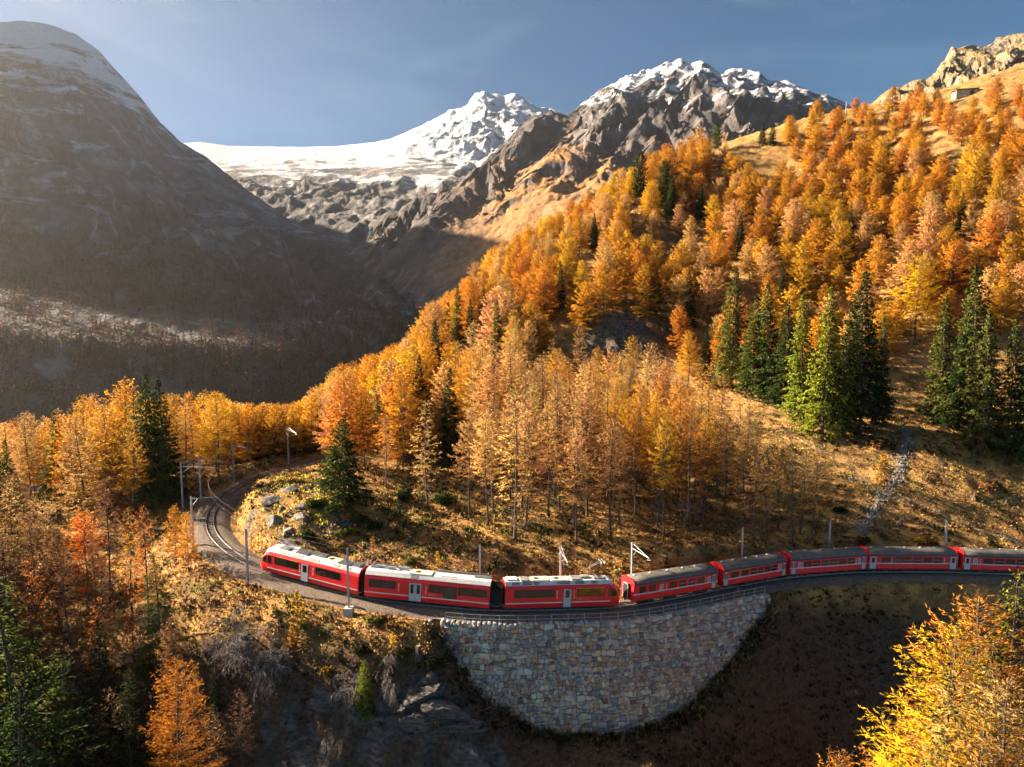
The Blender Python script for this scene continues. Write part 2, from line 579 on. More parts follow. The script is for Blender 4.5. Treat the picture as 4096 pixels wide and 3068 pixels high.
def ground_hit(u, v, d0=40, d1=420, n=900):
    """First place where the sight line through (u, v) meets the hillside."""
    d = np.linspace(d0, d1, n)
    p = np.stack([at(u, v, q) for q in d])
    below = p[:, 2] < hz(p[:, 0], p[:, 1])
    k = int(below.argmax()) if below.any() else n - 1
    q = p[k]
    return np.array([q[0], q[1], float(hz(q[0], q[1]))])


# ------------------------------------------------------------------ ground materials
def ground_material():
    g = G('hillside_turf')
    p = g.pos()
    n1 = g.noise(0.055, 5, p); n2 = g.noise(0.35, 5, p); n3 = g.noise(2.2, 4, p); n4 = g.noise(7.0, 3, p)
    c = g.mix(g.rng(n2, 0.38, 0.62), (0.19, 0.10, 0.04), (0.45, 0.25, 0.075))
    c = g.mix(g.rng(n1, 0.50, 0.66, 0, 0.75), c, (0.50, 0.305, 0.09))
    c = g.mix(g.rng(g.noise(0.16, 4, p, dist=0.6), 0.54, 0.66, 0, 0.8), c, (0.058, 0.062, 0.018))
    c = g.mix(g.rng(n3, 0.35, 0.7, 0.0, 0.5), c, (0.10, 0.058, 0.028))
    c = g.mix(g.rng(n4, 0.55, 0.75, 0.0, 0.5), c, (0.55, 0.36, 0.14))
    rockc = g.mix(g.rng(g.noise(0.9, 6, g.pos((1, 1, 3.0))), 0.35, 0.65), (0.05, 0.043, 0.038), (0.17, 0.145, 0.125))
    fac = g.attr('rock').outputs['Fac']
    fac = g.math('MULTIPLY', fac, g.rng(g.noise(0.5, 4, p), 0.42, 0.5))
    c = g.mix(fac, c, rockc)
    shade_col = g.mix(g.rng(n3, 0.35, 0.65), (0.050, 0.033, 0.024), (0.115, 0.070, 0.040))
    c = g.mix(g.math('MULTIPLY', g.attr('painted_shade').outputs['Fac'], g.rng(n2, 0.30, 0.45, 0.75, 1.0)), c, shade_col)  # shade of the lower slopes put into the turf colour
    c = g.mix(fac, c, rockc)
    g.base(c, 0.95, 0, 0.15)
    h = g.math('ADD', g.math('MULTIPLY', n3, 1.0), g.math('MULTIPLY', n4, 0.4))
    g.bump(h, 0.9, 0.35)
    return g.m


M_TURF = ground_material()
PAINTED_SHADE = np.clip(np.where(OFF > 0, smooth(3.6, 6.5, OFF), 0) * smooth(600, 690, pj[..., 0]) + smooth(628, 668, pj[..., 1] + 14 * fbm(XX, YY, 5, 3)), 0, 1)  # where the ground colour is darkened to stand for shade
me = np_mesh('hillside', np.stack([XX, YY, ZF], -1).reshape(-1, 3), grid_faces(*XX.shape), True, {'rock': np.clip(ROCK, 0, 1).ravel(), 'painted_shade': PAINTED_SHADE.ravel()})
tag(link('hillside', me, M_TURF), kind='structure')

mb = MB()
mb.add([(-9000, -2500, -260), (9000, -2500, -260), (9000, 9000, -260), (-9000, 9000, -260)], [(0, 1, 2, 3)])
tag(mb.build('valley_ground', plain('valley_soil', (0.10, 0.08, 0.05), 0.95, scale=0.01)), kind='structure')


# ------------------------------------------------------------------ mountains
def rock_material(name, rock_a, rock_b, grass, snow_z, snow_soft, grass_z, strata=0.02, snow_cov=0.0, scale=1.0, grass_x=None, pale=0.0, cliff=None):
    g = G(name)
    p = g.pos()
    z = g.xyz(p)[2]
    nz = g.normal_z()
    big = g.noise(0.0022 * scale, 6, p); mid = g.noise(0.011 * scale, 6, p, 0.6); fine = g.noise(0.05 * scale, 5, p, 0.62)
    bands = g.noise(1.0, 5, g.pos((0.004 * scale, 0.004 * scale, strata)), 0.6, 0.6)
    c = g.mix(g.rng(mid, 0.36, 0.64), rock_a, rock_b)
    c = g.mix(g.rng(bands, 0.4, 0.62, 0, 0.6), c, tuple(x * 0.55 for x in rock_a))
    if pale: c = g.mix(g.rng(bands, 0.55, 0.63, 0, pale), c, tuple(min(0.5, x * 2.3) for x in rock_b))
    streak = g.noise(1.0, 5, g.pos((0.016 * scale, 0.016 * scale, 0.0030)), 0.6, 0.4)
    c = g.mix(g.rng(streak, 0.55, 0.68, 0, 0.75), c, tuple(min(0.5, x * 1.7 + 0.02) for x in rock_b))
    c = g.mix(g.rng(streak, 0.46, 0.36, 0, 0.6), c, tuple(x * 0.5 for x in rock_a))
    gz = g.math('ADD', z, g.rng(big, 0.3, 0.7, -230, 230))
    gz = g.math('ADD', gz, g.rng(mid, 0.3, 0.7, -90, 90))
    gfac = g.math('MULTIPLY', g.rng(gz, grass_z + 90, grass_z - 90), g.rng(nz, 0.42, 0.72))
    if grass_x: gfac = g.math('MULTIPLY', gfac, g.rng(g.math('ADD', g.xyz(p)[0], g.rng(mid, 0.3, 0.7, -80, 80)), *grass_x))
    gc = g.mix(g.rng(fine, 0.35, 0.65), tuple(x * 0.55 for x in grass), grass)
    gc = g.mix(g.rng(streak, 0.56, 0.68, 0, 0.4), gc, rock_b)
    c = g.mix(gfac, c, gc)
    if cliff:
        cz = g.math('ADD', z, g.rng(big, 0.3, 0.7, -40, 40))
        cf = g.math('MULTIPLY', g.math('MULTIPLY', g.rng(cz, cliff[0], cliff[0] + 14), g.rng(cz, cliff[1], cliff[1] - 14)), g.rng(g.noise(0.009, 5, p, 0.6), 0.50, 0.58))
        c = g.mix(cf, c, g.mix(g.rng(g.noise(1.0, 4, g.pos((0.05, 0.05, 0.012)), 0.6), 0.4, 0.6), (0.07, 0.07, 0.075), (0.17, 0.165, 0.165)))
    if snow_z is not None:
        sz = g.math('ADD', z, g.rng(big, 0.3, 0.7, -120, 120))
        sz = g.math('ADD', sz, g.rng(mid, 0.3, 0.7, -110, 110))
        sz = g.math('ADD', sz, g.rng(bands, 0.35, 0.65, -210, 210))
        alt = g.rng(sz, snow_z - snow_soft, snow_z + snow_soft)
        lie = g.rng(g.math('ADD', nz, g.rng(fine, 0.3, 0.7, -0.16, 0.16)), 0.50 - snow_cov, 0.62 - snow_cov)
        c = g.mix(g.math('MULTIPLY', alt, lie), c, (0.58, 0.60, 0.63))
    g.base(c, 0.9, 0, 0.2)
    g.bump(g.math('ADD', g.math('MULTIPLY', mid, 1.0), g.math('MULTIPLY', fine, 0.5)), 1.0, 16.0)
    return g.m


def row(P, n):
    P = np.array(P, float)
    t = np.linspace(0, 1, n)
    u0, u1 = P[0, 0], P[-1, 0]
    uu = u0 + (u1 - u0) * t
    return np.stack([uu, np.interp(uu, P[:, 0], P[:, 1]), np.interp(uu, P[:, 0], P[:, 2])], -1)


def mountain(name, ridge, rows, ts, mat, nc, nr, amp, scl, back=(500, -450), keep=0.12, soft=True, seedo=0.0, gully=0.0, rough=0.54, calm=None, lift=None, ledge=0.0, slant=0.0):
    """rows: foot to crest survey lines at heights ts in 0..1; the crest is the last. Relief is laid over them."""
    R = [row(r, nc) for r in rows] + [row(ridge, nc)]
    R3 = np.stack([np.stack([at(*c) for c in r]) for r in R])        # k, nc, 3
    tq = np.linspace(0, 1, nr)
    ts = list(ts) + [1.0]
    S = np.empty((nr, nc, 3))
    for i in range(3):
        for j in range(nc):
            S[:, j, i] = np.interp(tq, ts, R3[:, j, i])
    # soften the joins between survey lines
    kk = np.ones(7) / 7
    for i in range(3):
        for j in range(nc):
            c = S[:, j, i]; e = np.concatenate([[c[0]] * 3, c, 2 * c[-1] - c[-4:-1][::-1]])
            S[:, j, i] = np.convolve(e, kk, 'valid')
    env = (smooth(0.0, 0.1, tq) * (1 - (1 - keep) * smooth(0.8, 1.0, tq)))[:, None]
    x, y, z = S[..., 0] + 0.35 * S[..., 2], S[..., 1] - 0.25 * S[..., 2], S[..., 2]
    r1 = ridged(x, y, scl, 7, rough, seedo); r2 = fbm(x, y, scl * 0.35, 6, rough + 0.02, seedo + 4)
    if lift is not None: env = env * np.interp(tq, *lift)[:, None]
    if calm is not None:
        pq = proj(S); env = env * calm(pq[..., 0], pq[..., 1])
    S[..., 2] += env * amp * (r1 * 0.9 + r2 * 0.35)
    S[..., 1] += env * amp * 0.8 * r2
    S[..., 0] += env * amp * 0.5 * fbm(x + 77, y - 31, scl * 0.5, 4, 0.5, seedo + 8)
    if ledge:                                                          # hard and soft rock bands
        lay = (S[..., 2] + 0.12 * S[..., 0] + 14 * r2) / 30.0
        fl = np.floor(lay); fr = lay - fl
        hsh = lambda n: np.modf(np.abs(np.sin(n * 12.9898 + 4.1) * 43758.5))[0] - 0.5
        st = hsh(fl) + (hsh(fl + 1) - hsh(fl)) * smooth(0.72, 1.0, fr)
        S[..., 1] -= env * ledge * st; S[..., 0] += env * ledge * 0.5 * st
    if gully:
        S[..., 2] -= env * gully * np.abs(perlin((S[..., 0] * 0.8 - S[..., 2] * 0.55 * slant) / (scl * 0.24) + 3.1, (S[..., 2] + 0.4 * S[..., 0]) / (scl * 2.2)))
    crest = S[-1].copy()
    b1 = crest + np.array([0, back[0] * 0.35, back[1] * 0.4]); b2 = crest + np.array([0, back[0], back[1] * 1.4])
    foot = S[0] + np.array([0, -60, -160])
    S = np.concatenate([foot[None], S, b1[None], b2[None]])
    me = np_mesh(name, S.reshape(-1, 3), grid_faces(nr + 3, nc), soft)
    tag(link(name, me, mat), kind='structure')
    return S[1:-2]


left_ridge = [(-420, 150, 2200), (-220, 75, 2450), (-80, 34, 2600), (0, 22, 2600), (20, 20.5, 2600), (45, 24, 2600), (75, 34, 2620), (100, 52, 2650), (120, 72, 2680), (140, 96, 2700), (160, 122, 2750), (180, 141, 2800), (204, 153, 2800), (241, 185, 2750), (280, 213, 2650), (320, 236, 2500), (352, 258, 2300), (384, 280, 2150), (421, 314, 2000), (450, 330, 1950)]
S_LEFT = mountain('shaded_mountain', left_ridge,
                  [[(-420, 455, 1080), (0, 455, 1130), (250, 455, 1170), (430, 370, 1350), (450, 370, 1380)],
                   [(-420, 380, 1150), (0, 335, 1250), (150, 340, 1280), (280, 345, 1330), (430, 338, 1550), (450, 345, 1580)],
                   [(-420, 260, 1600), (0, 215, 1720), (100, 240, 1750), (180, 255, 1780), (280, 290, 1780), (380, 310, 1820), (430, 327, 1780), (450, 338, 1780)],
                   [(-420, 190, 1950), (0, 105, 2130), (60, 135, 2170), (120, 175, 2220), (200, 215, 2300), (280, 250, 2250), (352, 275, 2080), (421, 321, 1890), (450, 334, 1880)]],
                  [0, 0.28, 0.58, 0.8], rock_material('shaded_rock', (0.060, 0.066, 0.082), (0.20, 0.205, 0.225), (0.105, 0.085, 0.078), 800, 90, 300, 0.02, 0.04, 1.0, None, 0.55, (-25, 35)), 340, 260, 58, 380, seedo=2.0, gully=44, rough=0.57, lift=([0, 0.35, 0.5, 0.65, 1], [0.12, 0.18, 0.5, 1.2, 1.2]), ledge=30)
S_GLAC = mountain('glacier_mountain',
                  [(110, 148, 5200), (185, 143, 5200), (200, 142, 5200), (230, 146, 5200), (260, 146.5, 5200), (300, 147, 5200), (340, 146, 5200), (375, 142, 5300), (390, 139, 5400), (400, 135, 5500), (430, 121, 5600), (455, 107, 5600), (468, 101, 5600), (478, 92, 5600), (484, 89, 5600), (492, 93, 5600), (500, 95, 5600), (508, 93, 5600), (515, 92, 5600), (530, 102, 5600), (545, 107, 5600), (560, 113, 5600), (640, 130, 5600)],
                  [[(110, 360, 1700), (640, 360, 1700)], [(110, 312, 2250), (640, 305, 2250)], [(110, 232, 2950), (640, 220, 2950)], [(110, 182, 4100), (240, 172, 4200), (305, 177, 4100), (360, 178, 4200), (400, 167, 4300), (430, 160, 4500), (490, 152, 4700), (640, 165, 4700)]],
                  [0, 0.22, 0.5, 0.74], rock_material('glacier_rock', (0.085, 0.085, 0.09), (0.20, 0.18, 0.175), (0.20, 0.14, 0.07), 830, 70, 150, 0.016, 0.10), 320, 260, 70, 420, seedo=5.0, keep=0.25, gully=60, slant=0.6, rough=0.57, soft=False, lift=([0, 0.3, 0.5, 0.75, 1], [0.2, 0.28, 0.5, 0.8, 1.5]), ledge=30, calm=lambda u, v: 1 - 0.93 * smooth(186, 172, v) * smooth(470, 390, u - (v - 146) * 1.2))
S_PEAK = mountain('snow_capped_mountain',
                  [(345, 226, 3100), (380, 216, 2900), (400, 205, 2800), (430, 189, 2800), (470, 166, 2900), (500, 140, 3000), (530, 120, 3100), (553, 110, 3200), (575, 102, 3300), (600, 88, 3400), (625, 72, 3500), (650, 64, 3550), (668, 63, 3570), (680, 61, 3580), (692, 60, 3600), (700, 56, 3600), (708, 62, 3600), (735, 68, 3600), (760, 75, 3560), (775, 82, 3530), (790, 80, 3500), (815, 88, 3450), (835, 93, 3430), (853, 100, 3400), (900, 125, 3300), (980, 150, 3300)],
                  [[(345, 312, 2350), (390, 310, 2050), (430, 305, 1800), (480, 305, 1550), (560, 320, 1200), (700, 300, 1000), (850, 250, 1000), (980, 250, 1000)],
                   [(345, 275, 2650), (390, 265, 2350), (430, 256, 2150), (480, 250, 1980), (560, 240, 1750), (700, 210, 1600), (850, 200, 1600), (980, 200, 1600)],
                   [(345, 245, 2900), (390, 232, 2650), (430, 215, 2500), (500, 195, 2450), (560, 180, 2400), (640, 160, 2450), (700, 150, 2500), (790, 150, 2400), (850, 150, 2400), (980, 170, 2400)]],
                  [0, 0.3, 0.62], rock_material('peak_rock', (0.060, 0.055, 0.058), (0.15, 0.125, 0.115), (0.36, 0.19, 0.07), 1010, 90, 590, 0.022, -0.02, 1.0, (-260, -40)), 420, 320, 92, 560, seedo=8.4, keep=0.35, gully=105, slant=1.0, rough=0.57, soft=False, lift=([0, 0.3, 0.5, 0.72, 1], [0.10, 0.16, 0.35, 1.0, 1.2]), ledge=34)
mountain('pale_mountain',
         [(790, 165, 1300), (840, 117, 1350), (853, 110, 1400), (870, 101, 1400), (890, 90, 1400), (905, 85, 1400), (912, 80, 1400), (925, 78, 1400), (945, 62, 1400), (955, 50, 1420), (965, 47, 1430), (975, 44, 1440), (990, 44, 1450), (1005, 37, 1480), (1024, 29, 1500), (1080, 5, 1500), (1160, -25, 1500)],
         [[(790, 260, 640), (1160, 240, 640)], [(790, 200, 950), (920, 140, 1000), (1160, 90, 1050)]],
         [0, 0.45], rock_material('pale_rock', (0.20, 0.165, 0.125), (0.38, 0.31, 0.225), (0.38, 0.27, 0.13), None, 1, 620, 0.03, 0, 2.4), 240, 170, 28, 150, seedo=11.0, keep=0.4, rough=0.6, soft=True, gully=9)
# unseen massif past the left edge, added to cast shadow on the valley head
mx = np.array([(-3400, 1800, 600), (-3150, 2200, 1500), (-2900, 2600, 1720), (-2780, 3050, 1700), (-2850, 3600, 1500), (-3000, 4100, 1300), (-3300, 4700, 900)], float)
mr = resample(mx, 40.0)
off_ = np.array([(-1500, -1000), (-900, -520), (-420, -190), (0, 0), (330, -220), (700, -560), (1050, -1050)], float)
SM = np.stack([mr + np.array([a * 0.8, -a * 0.25, b]) for a, b in off_])
SM = np.stack([np.stack([np.interp(np.linspace(0, 6, 60), np.arange(7), SM[:, j, i]) for i in range(3)], -1) for j in range(SM.shape[1])], 1)
SM[..., 2] += 60 * ridged(SM[..., 0], SM[..., 1], 420, 6, 0.55, 3.0) * (0.3 + 0.7 * np.abs(np.linspace(-1, 1, 60)))[:, None]
tag(link('shading_massif', np_mesh('shading_massif', SM.reshape(-1, 3), grid_faces(SM.shape[0], SM.shape[1]), True), bpy.data.materials['shaded_rock']), kind='structure')
print('ground', round(time.time() - T0, 1))

# ------------------------------------------------------------------ track bed, rails, sleepers
def ballast_material():
    g = G('ballast_gravel')
    p = g.pos()
    v = g.new('ShaderNodeTexVoronoi'); v.inputs['Scale'].default_value = 11.0; g.l.new(p, v.inputs['Vector'])
    n = g.noise(0.6, 4, p)
    c = g.mix(g.rng(g.xyz(v.outputs['Color'])[0], 0.1, 0.9), (0.070, 0.055, 0.045), (0.26, 0.21, 0.17))
    c = g.mix(g.rng(n, 0.4, 0.65, 0, 0.45), c, (0.16, 0.105, 0.065))
    g.base(c, 0.9, 0, 0.2)
    g.bump(v.outputs['Distance'], 1.0, 0.09)
    return g.m


M_BALLAST = ballast_material()
M_RAIL = plain('rail_steel', (0.36, 0.34, 0.33), 0.32, 0.85, 0.2)
M_SLEEPER = plain('sleeper_wood', (0.085, 0.06, 0.045), 0.85, 0, 0.35, 6)
M_GALV = plain('galvanised_steel', (0.42, 0.43, 0.45), 0.5, 0.55, 0.15, 2)
M_CONC = plain('concrete', (0.42, 0.38, 0.33), 0.9, 0, 0.2, 4)

prof = [(-3.0, -0.80), (-2.35, -0.52), (-1.75, -0.24), (-1.2, -0.19), (-0.7, -0.2), (0.0, -0.205), (0.7, -0.2), (1.2, -0.19), (1.75, -0.24), (2.35, -0.52), (3.0, -0.82)]
V = []
for i in range(0, NT):
    for k, (o_, z_) in enumerate(prof):
        if i >= W0 - 2 and i <= W1 and o_ > 2.0:
            o_ = {2.35: 2.3, 3.0: 2.75}[o_]; z_ = {-0.52: -0.55, -0.82: -0.72}[z_]
        q = TR[i] + TNR[i] * o_ * (1 + 0.0)
        V.append((q[0], q[1], q[2] + z_))
V = np.array(V)
jit = 0.05 * fbm(V[:, 0], V[:, 1], 0.9, 2)
V[:, 2] += jit * np.tile([0.2, 1, 1, 0.3, 0.1, 0.1, 0.1, 0.3, 1, 1, 0.2], NT)
tag(link('ballast_bed', np_mesh('ballast_bed', V, grid_faces(NT, len(prof)), True), M_BALLAST), kind='structure')

track = tag(empty('railway_track', TR[40]), 'metre gauge railway track with two shiny rails bending round the hairpin', 'railway track')
inv = Matrix.Translation(-Vector(TR[40]))
for side in (-1, 1):
    mb = MB()
    sec = [(-0.06, -0.15), (0.06, -0.15), (0.055, -0.13), (0.012, -0.11), (0.012, -0.04), (0.036, -0.03), (0.036, 0.0), (-0.036, 0.0), (-0.036, -0.03), (-0.012, -0.04), (-0.012, -0.11), (-0.055, -0.13)]
    rings = []
    for i in range(0, NT, 2):
        c = TR[i] + TNR[i] * (side * 0.535) - TR[40]
        rings.append([(c[0] + TNR[i][0] * a, c[1] + TNR[i][1] * a, c[2] + b) for a, b in sec])
    mb.loft(rings)
    mb.build('rail', M_RAIL, track)
sl_me = MB().box(-0.9, 0.9, -0.11, 0.11, -0.30, -0.155).mesh('sleeper')
sl_me.materials.append(M_SLEEPER)
i_front = track_at_u(258)
sl_arc = np.arange(6, min(i_front + 14, NT) * 0.5, 0.62)
for s_ in sl_arc:
    i = int(s_ / 0.5); f = s_ / 0.5 - i
    c = TR[i] * (1 - f) + TR[min(i + 1, NT - 1)] * f - TR[40]
    o = link('sleeper', sl_me, None, track)
    o.location = c; o.rotation_euler = (0, 0, math.atan2(TNR[i][1], TNR[i][0]))

# ------------------------------------------------------------------ stone retaining wall
LEDGE_D, BAT = 5.4, 0.30
wall_idx = np.arange(W0, W1 + 1)
wc = TR[wall_idx] + TNR[wall_idx] * 3.25
wn_ = TNR[wall_idx]
arc = np.concatenate([[0], np.cumsum(np.linalg.norm(np.diff(wc[:, :2], axis=0), axis=1))])
WLEN = arc[-1]


def wall_pt(s, t, out=0.0):
    """Point of the wall face: s metres along, t metres below the coping, out metres proud of it."""
    s = np.asarray(s, float); t = np.asarray(t, float)
    c = np.stack([np.interp(s, arc, wc[:, i]) for i in range(3)], -1)
    n = np.stack([np.interp(s, arc, wn_[:, i]) for i in range(3)], -1)
    n /= np.linalg.norm(n, axis=-1)[..., None]
    o_ = t * BAT + np.where(t > LEDGE_D, 0.42, 0.0) + out
    p = c + n * o_[..., None]
    p[..., 2] += -0.72 - t + out * 0.28
    return p


wall = tag(empty('stone_wall', tuple(wall_pt(WLEN / 2, 0.0))), 'tall curved retaining wall of rough grey and tan stones below the railcars', 'stone wall')
WO = np.array(wall.location)
g = G('wall_mortar')
p = g.pos()
g.base(g.mix(g.rng(g.noise(1.5, 5, p), 0.35, 0.65), (0.09, 0.085, 0.078), (0.20, 0.19, 0.17)), 0.95, 0, 0.2)
g.bump(g.noise(9, 4, p), 0.6, 0.05)
M_MORTAR = g.m
ss = np.linspace(0, WLEN, 90)
tt_ = np.concatenate([np.linspace(0, LEDGE_D, 10), np.linspace(LEDGE_D + 0.001, 14.5, 14)])
SS, TT2 = np.meshgrid(ss, tt_)
top_in = np.stack([np.interp(ss, arc, (wc - wn_ * 1.1)[:, i]) for i in range(3)], -1); top_in[:, 2] -= 0.72
low_in = top_in.copy(); low_in[:, 2] -= 6
core = np.concatenate([low_in[None], top_in[None], wall_pt(SS, TT2, -0.03)]) - WO
link('core', np_mesh('core', core.reshape(-1, 3), grid_faces(core.shape[0], 90), False), M_MORTAR, wall)
for s_end in (0.0, WLEN):                                           # closed ends
    t_ = np.linspace(0, 14.5, 12)
    f_ = wall_pt(np.full(12, s_end), t_, -0.03)
    b_ = f_.copy(); nn = wn_[0 if s_end == 0 else -1]
    b_ = b_ - nn * (1.1 + t_[:, None] * BAT)
    link('end_face', np_mesh('end_face', (np.stack([f_, b_], 1) - WO).reshape(-1, 3), grid_faces(12, 2), False), M_MORTAR, wall)


def stone_material():
    g = G('wall_stone')
    p = g.pos()
    c = g.attr('tint').outputs['Color']
    n = g.noise(3.5, 6, p, 0.65); m = g.noise(0.9, 3, p)
    c = g.mix(g.rng(n, 0.3, 0.7), g.mix(0.35, c, (0.06, 0.055, 0.05)), c)
    c = g.mix(g.rng(n, 0.58, 0.72, 0, 0.5), c, (0.46, 0.43, 0.39))
    c = g.mix(g.rng(m, 0.58, 0.72, 0, 0.3), c, (0.13, 0.125, 0.115))
    st = g.noise(1.0, 5, g.pos((0.9, 0.9, 0.10)), 0.6)
    c = g.mix(g.rng(st, 0.54, 0.72, 0, 0.35), c, (0.10, 0.095, 0.085))
    c = g.mix(g.rng(g.noise(0.45, 5, p), 0.62, 0.74, 0, 0.3), c, (0.12, 0.11, 0.06))
    g.base(c, 0.88, 0, 0.25)
    g.bump(n, 0.8, 0.06)
    return g.m


M_STONE = stone_material()


def power_cells(x0, x1, y0, y1, hmin, hmax, rng):
    """Roughly coursed rubble: wavy courses of mixed height cut into stones of mixed length. Returns polygons."""
    ys = [y0]
    while ys[-1] < y1 - hmin: ys.append(min(y1, ys[-1] + rng.uniform(hmin, hmax)))
    ys[-1] = y1
    wav = lambda x, k: 0 if k in (0, len(ys) - 1) else 0.12 * math.sin(x * 0.9 + k * 2.3) + 0.09 * math.sin(x * 2.7 + k * 5.1) + 0.05 * math.sin(x * 6.1 + k * 1.7)
    polys = []
    for k in range(len(ys) - 1):
        x = x0; hgt = ys[k + 1] - ys[k]
        prev = (rng.uniform(-0.04, 0.04), rng.uniform(-0.04, 0.04))
        while x < x1 - 0.05:
            w = min(hgt * rng.choice([0.8, 1.1, 1.4, 1.8, 2.3], p=[.2, .3, .25, .17, .08]) * rng.uniform(0.85, 1.15), x1 - x)
            if x1 - x - w < 0.2: w = x1 - x
            lean = (rng.uniform(-0.13, 0.13) * min(1, hgt * 2), rng.uniform(-0.13, 0.13) * min(1, hgt * 2)) if x + w < x1 - 0.01 else (0, 0)
            a = [(x + prev[0], ys[k] + wav(x, k)), (x + w + lean[0], ys[k] + wav(x + w, k)), (x + w + lean[1], ys[k + 1] + wav(x + w, k + 1)), (x + prev[1], ys[k + 1] + wav(x, k + 1))]
            prev = lean; x += w
            parts = [a]
            if hgt > 0.50 and w < hgt * 1.3 and rng.uniform() < 0.45:       # two thin stones stacked
                f1, f2 = rng.uniform(0.35, 0.65, 2)
                l_ = tuple(np.array(a[0]) * (1 - f1) + np.array(a[3]) * f1); r_ = tuple(np.array(a[1]) * (1 - f2) + np.array(a[2]) * f2)
                parts = [[a[0], a[1], r_, l_], [l_, r_, a[2], a[3]]]
            elif w > hgt * 1.9 and rng.uniform() < 0.3:
                f1, f2 = rng.uniform(0.35, 0.65, 2)
                t_ = tuple(np.array(a[0]) * (1 - f1) + np.array(a[1]) * f1); b_ = tuple(np.array(a[3]) * (1 - f2) + np.array(a[2]) * f2)
                parts = [[a[0], t_, b_, a[3]], [t_, a[1], a[2], b_]]
            for q in parts:
                q = np.array(q); out = []
                for i in range(4):                                        # knocked-off corners
                    p_, c_, n_ = q[i - 1], q[i], q[(i + 1) % 4]
                    m = rng.uniform(0.0, 0.32) * min(np.linalg.norm(p_ - c_), np.linalg.norm(n_ - c_))
                    if m > 0.07:
                        out.append(c_ + (p_ - c_) / np.linalg.norm(p_ - c_) * m * rng.uniform(0.6, 1)); out.append(c_ + (n_ - c_) / np.linalg.norm(n_ - c_) * m * rng.uniform(0.6, 1))
                    else: out.append(c_)
                polys.append(np.array(out))
    return polys


def tidy(poly, mn=0.09):
    out = [poly[0]]
    for q in poly[1:]:
        if np.linalg.norm(q - out[-1]) > mn: out.append(q)
    if len(out) > 3 and np.linalg.norm(out[0] - out[-1]) < mn: out.pop()
    return np.array(out)


STONE_COL = [(0.27, 0.27, 0.275), (0.20, 0.205, 0.215), (0.33, 0.325, 0.32), (0.38, 0.335, 0.285), (0.48, 0.37, 0.27), (0.45, 0.29, 0.185), (0.36, 0.20, 0.13), (0.52, 0.455, 0.39), (0.22, 0.15, 0.13), (0.42, 0.31, 0.265)]
STONE_W = np.array([4, 2.5, 3.5, 3.5, 3.5, 2.2, 1.3, 2.4, 1, 2.4]); STONE_W /= STONE_W.sum()


def stone_geo(poly, rng, surf, h=None, joint=0.022):
    """Rings from the joint up to a slightly bulged face, mapped on to the wall by surf(s, t, out)."""
    c = poly.mean(0); n = len(poly)
    if n < 3: return None
    def ring(k, jit):
        q = c + (poly - c) * k
        d = poly - c; L = np.maximum(np.linalg.norm(d, axis=1), 1e-3)[:, None]
        return q, L
    L = np.maximum(np.linalg.norm(poly - c, axis=1), 0.05)[:, None]
    h = rng.uniform(0.05, 0.17) if h is None else h
    dirn = (poly - c) / L
    tilt = rng.uniform(-0.06, 0.06, 2)
    r0 = poly - dirn * joint * 0.6; r1 = poly - dirn * (joint + 0.012); r2 = poly - dirn * np.minimum(joint + 0.06, L * 0.4)
    rings = [(r0, -0.03 + 0 * L[:, 0]), (r1, h * 0.6 + rng.uniform(-0.012, 0.012, n)), (r2, h + rng.uniform(-0.018, 0.018, n) + (r2 - c) @ tilt)]
    V = [surf(r[:, 0], r[:, 1], o_) for r, o_ in rings] + [surf(np.array([c[0]]), np.array([c[1]]), np.array([h * 1.08]))]
    V = np.concatenate(V)
    F = []
    for k in range(2):
        for j in range(n):
            a, b = k * n + j, k * n + (j + 1) % n
            F += [(a, b, b + n), (a, b + n, a + n)]
    for j in range(n): F.append((2 * n + j, 2 * n + (j + 1) % n, 3 * n))
    return V, np.array(F)


rs = np.random.default_rng(21)
STN = []
for y0, y1, rmn, rmx in ((0.0, LEDGE_D - 0.02, 0.22, 0.54), (LEDGE_D + 0.06, 13.8, 0.20, 0.50)):
    for poly in power_cells(0.0, WLEN, y0, y1, rmn, rmx, rs):
        poly = tidy(poly)
        if len(poly) < 3: continue
        c = poly.mean(0)
        w3 = wall_pt(c[0], c[1])
        if w3[2] < hz(w3[0], w3[1]) - 0.5: continue
        geo = stone_geo(poly, rs, wall_pt)
        if geo is None: continue
        a = 0.5 * abs(np.dot(poly[:, 0], np.roll(poly[:, 1], 1)) - np.dot(poly[:, 1], np.roll(poly[:, 0], 1)))
        col = np.array(STONE_COL[rs.choice(len(STONE_COL), p=STONE_W)]) * rs.uniform(0.85, 1.85) * np.array([1.09, 0.99, 0.88])
        col = np.minimum(col, 0.72)
        seen = w3[2] > hz(w3[0], w3[1]) + 0.1
        STN.append((a * seen, geo, col))
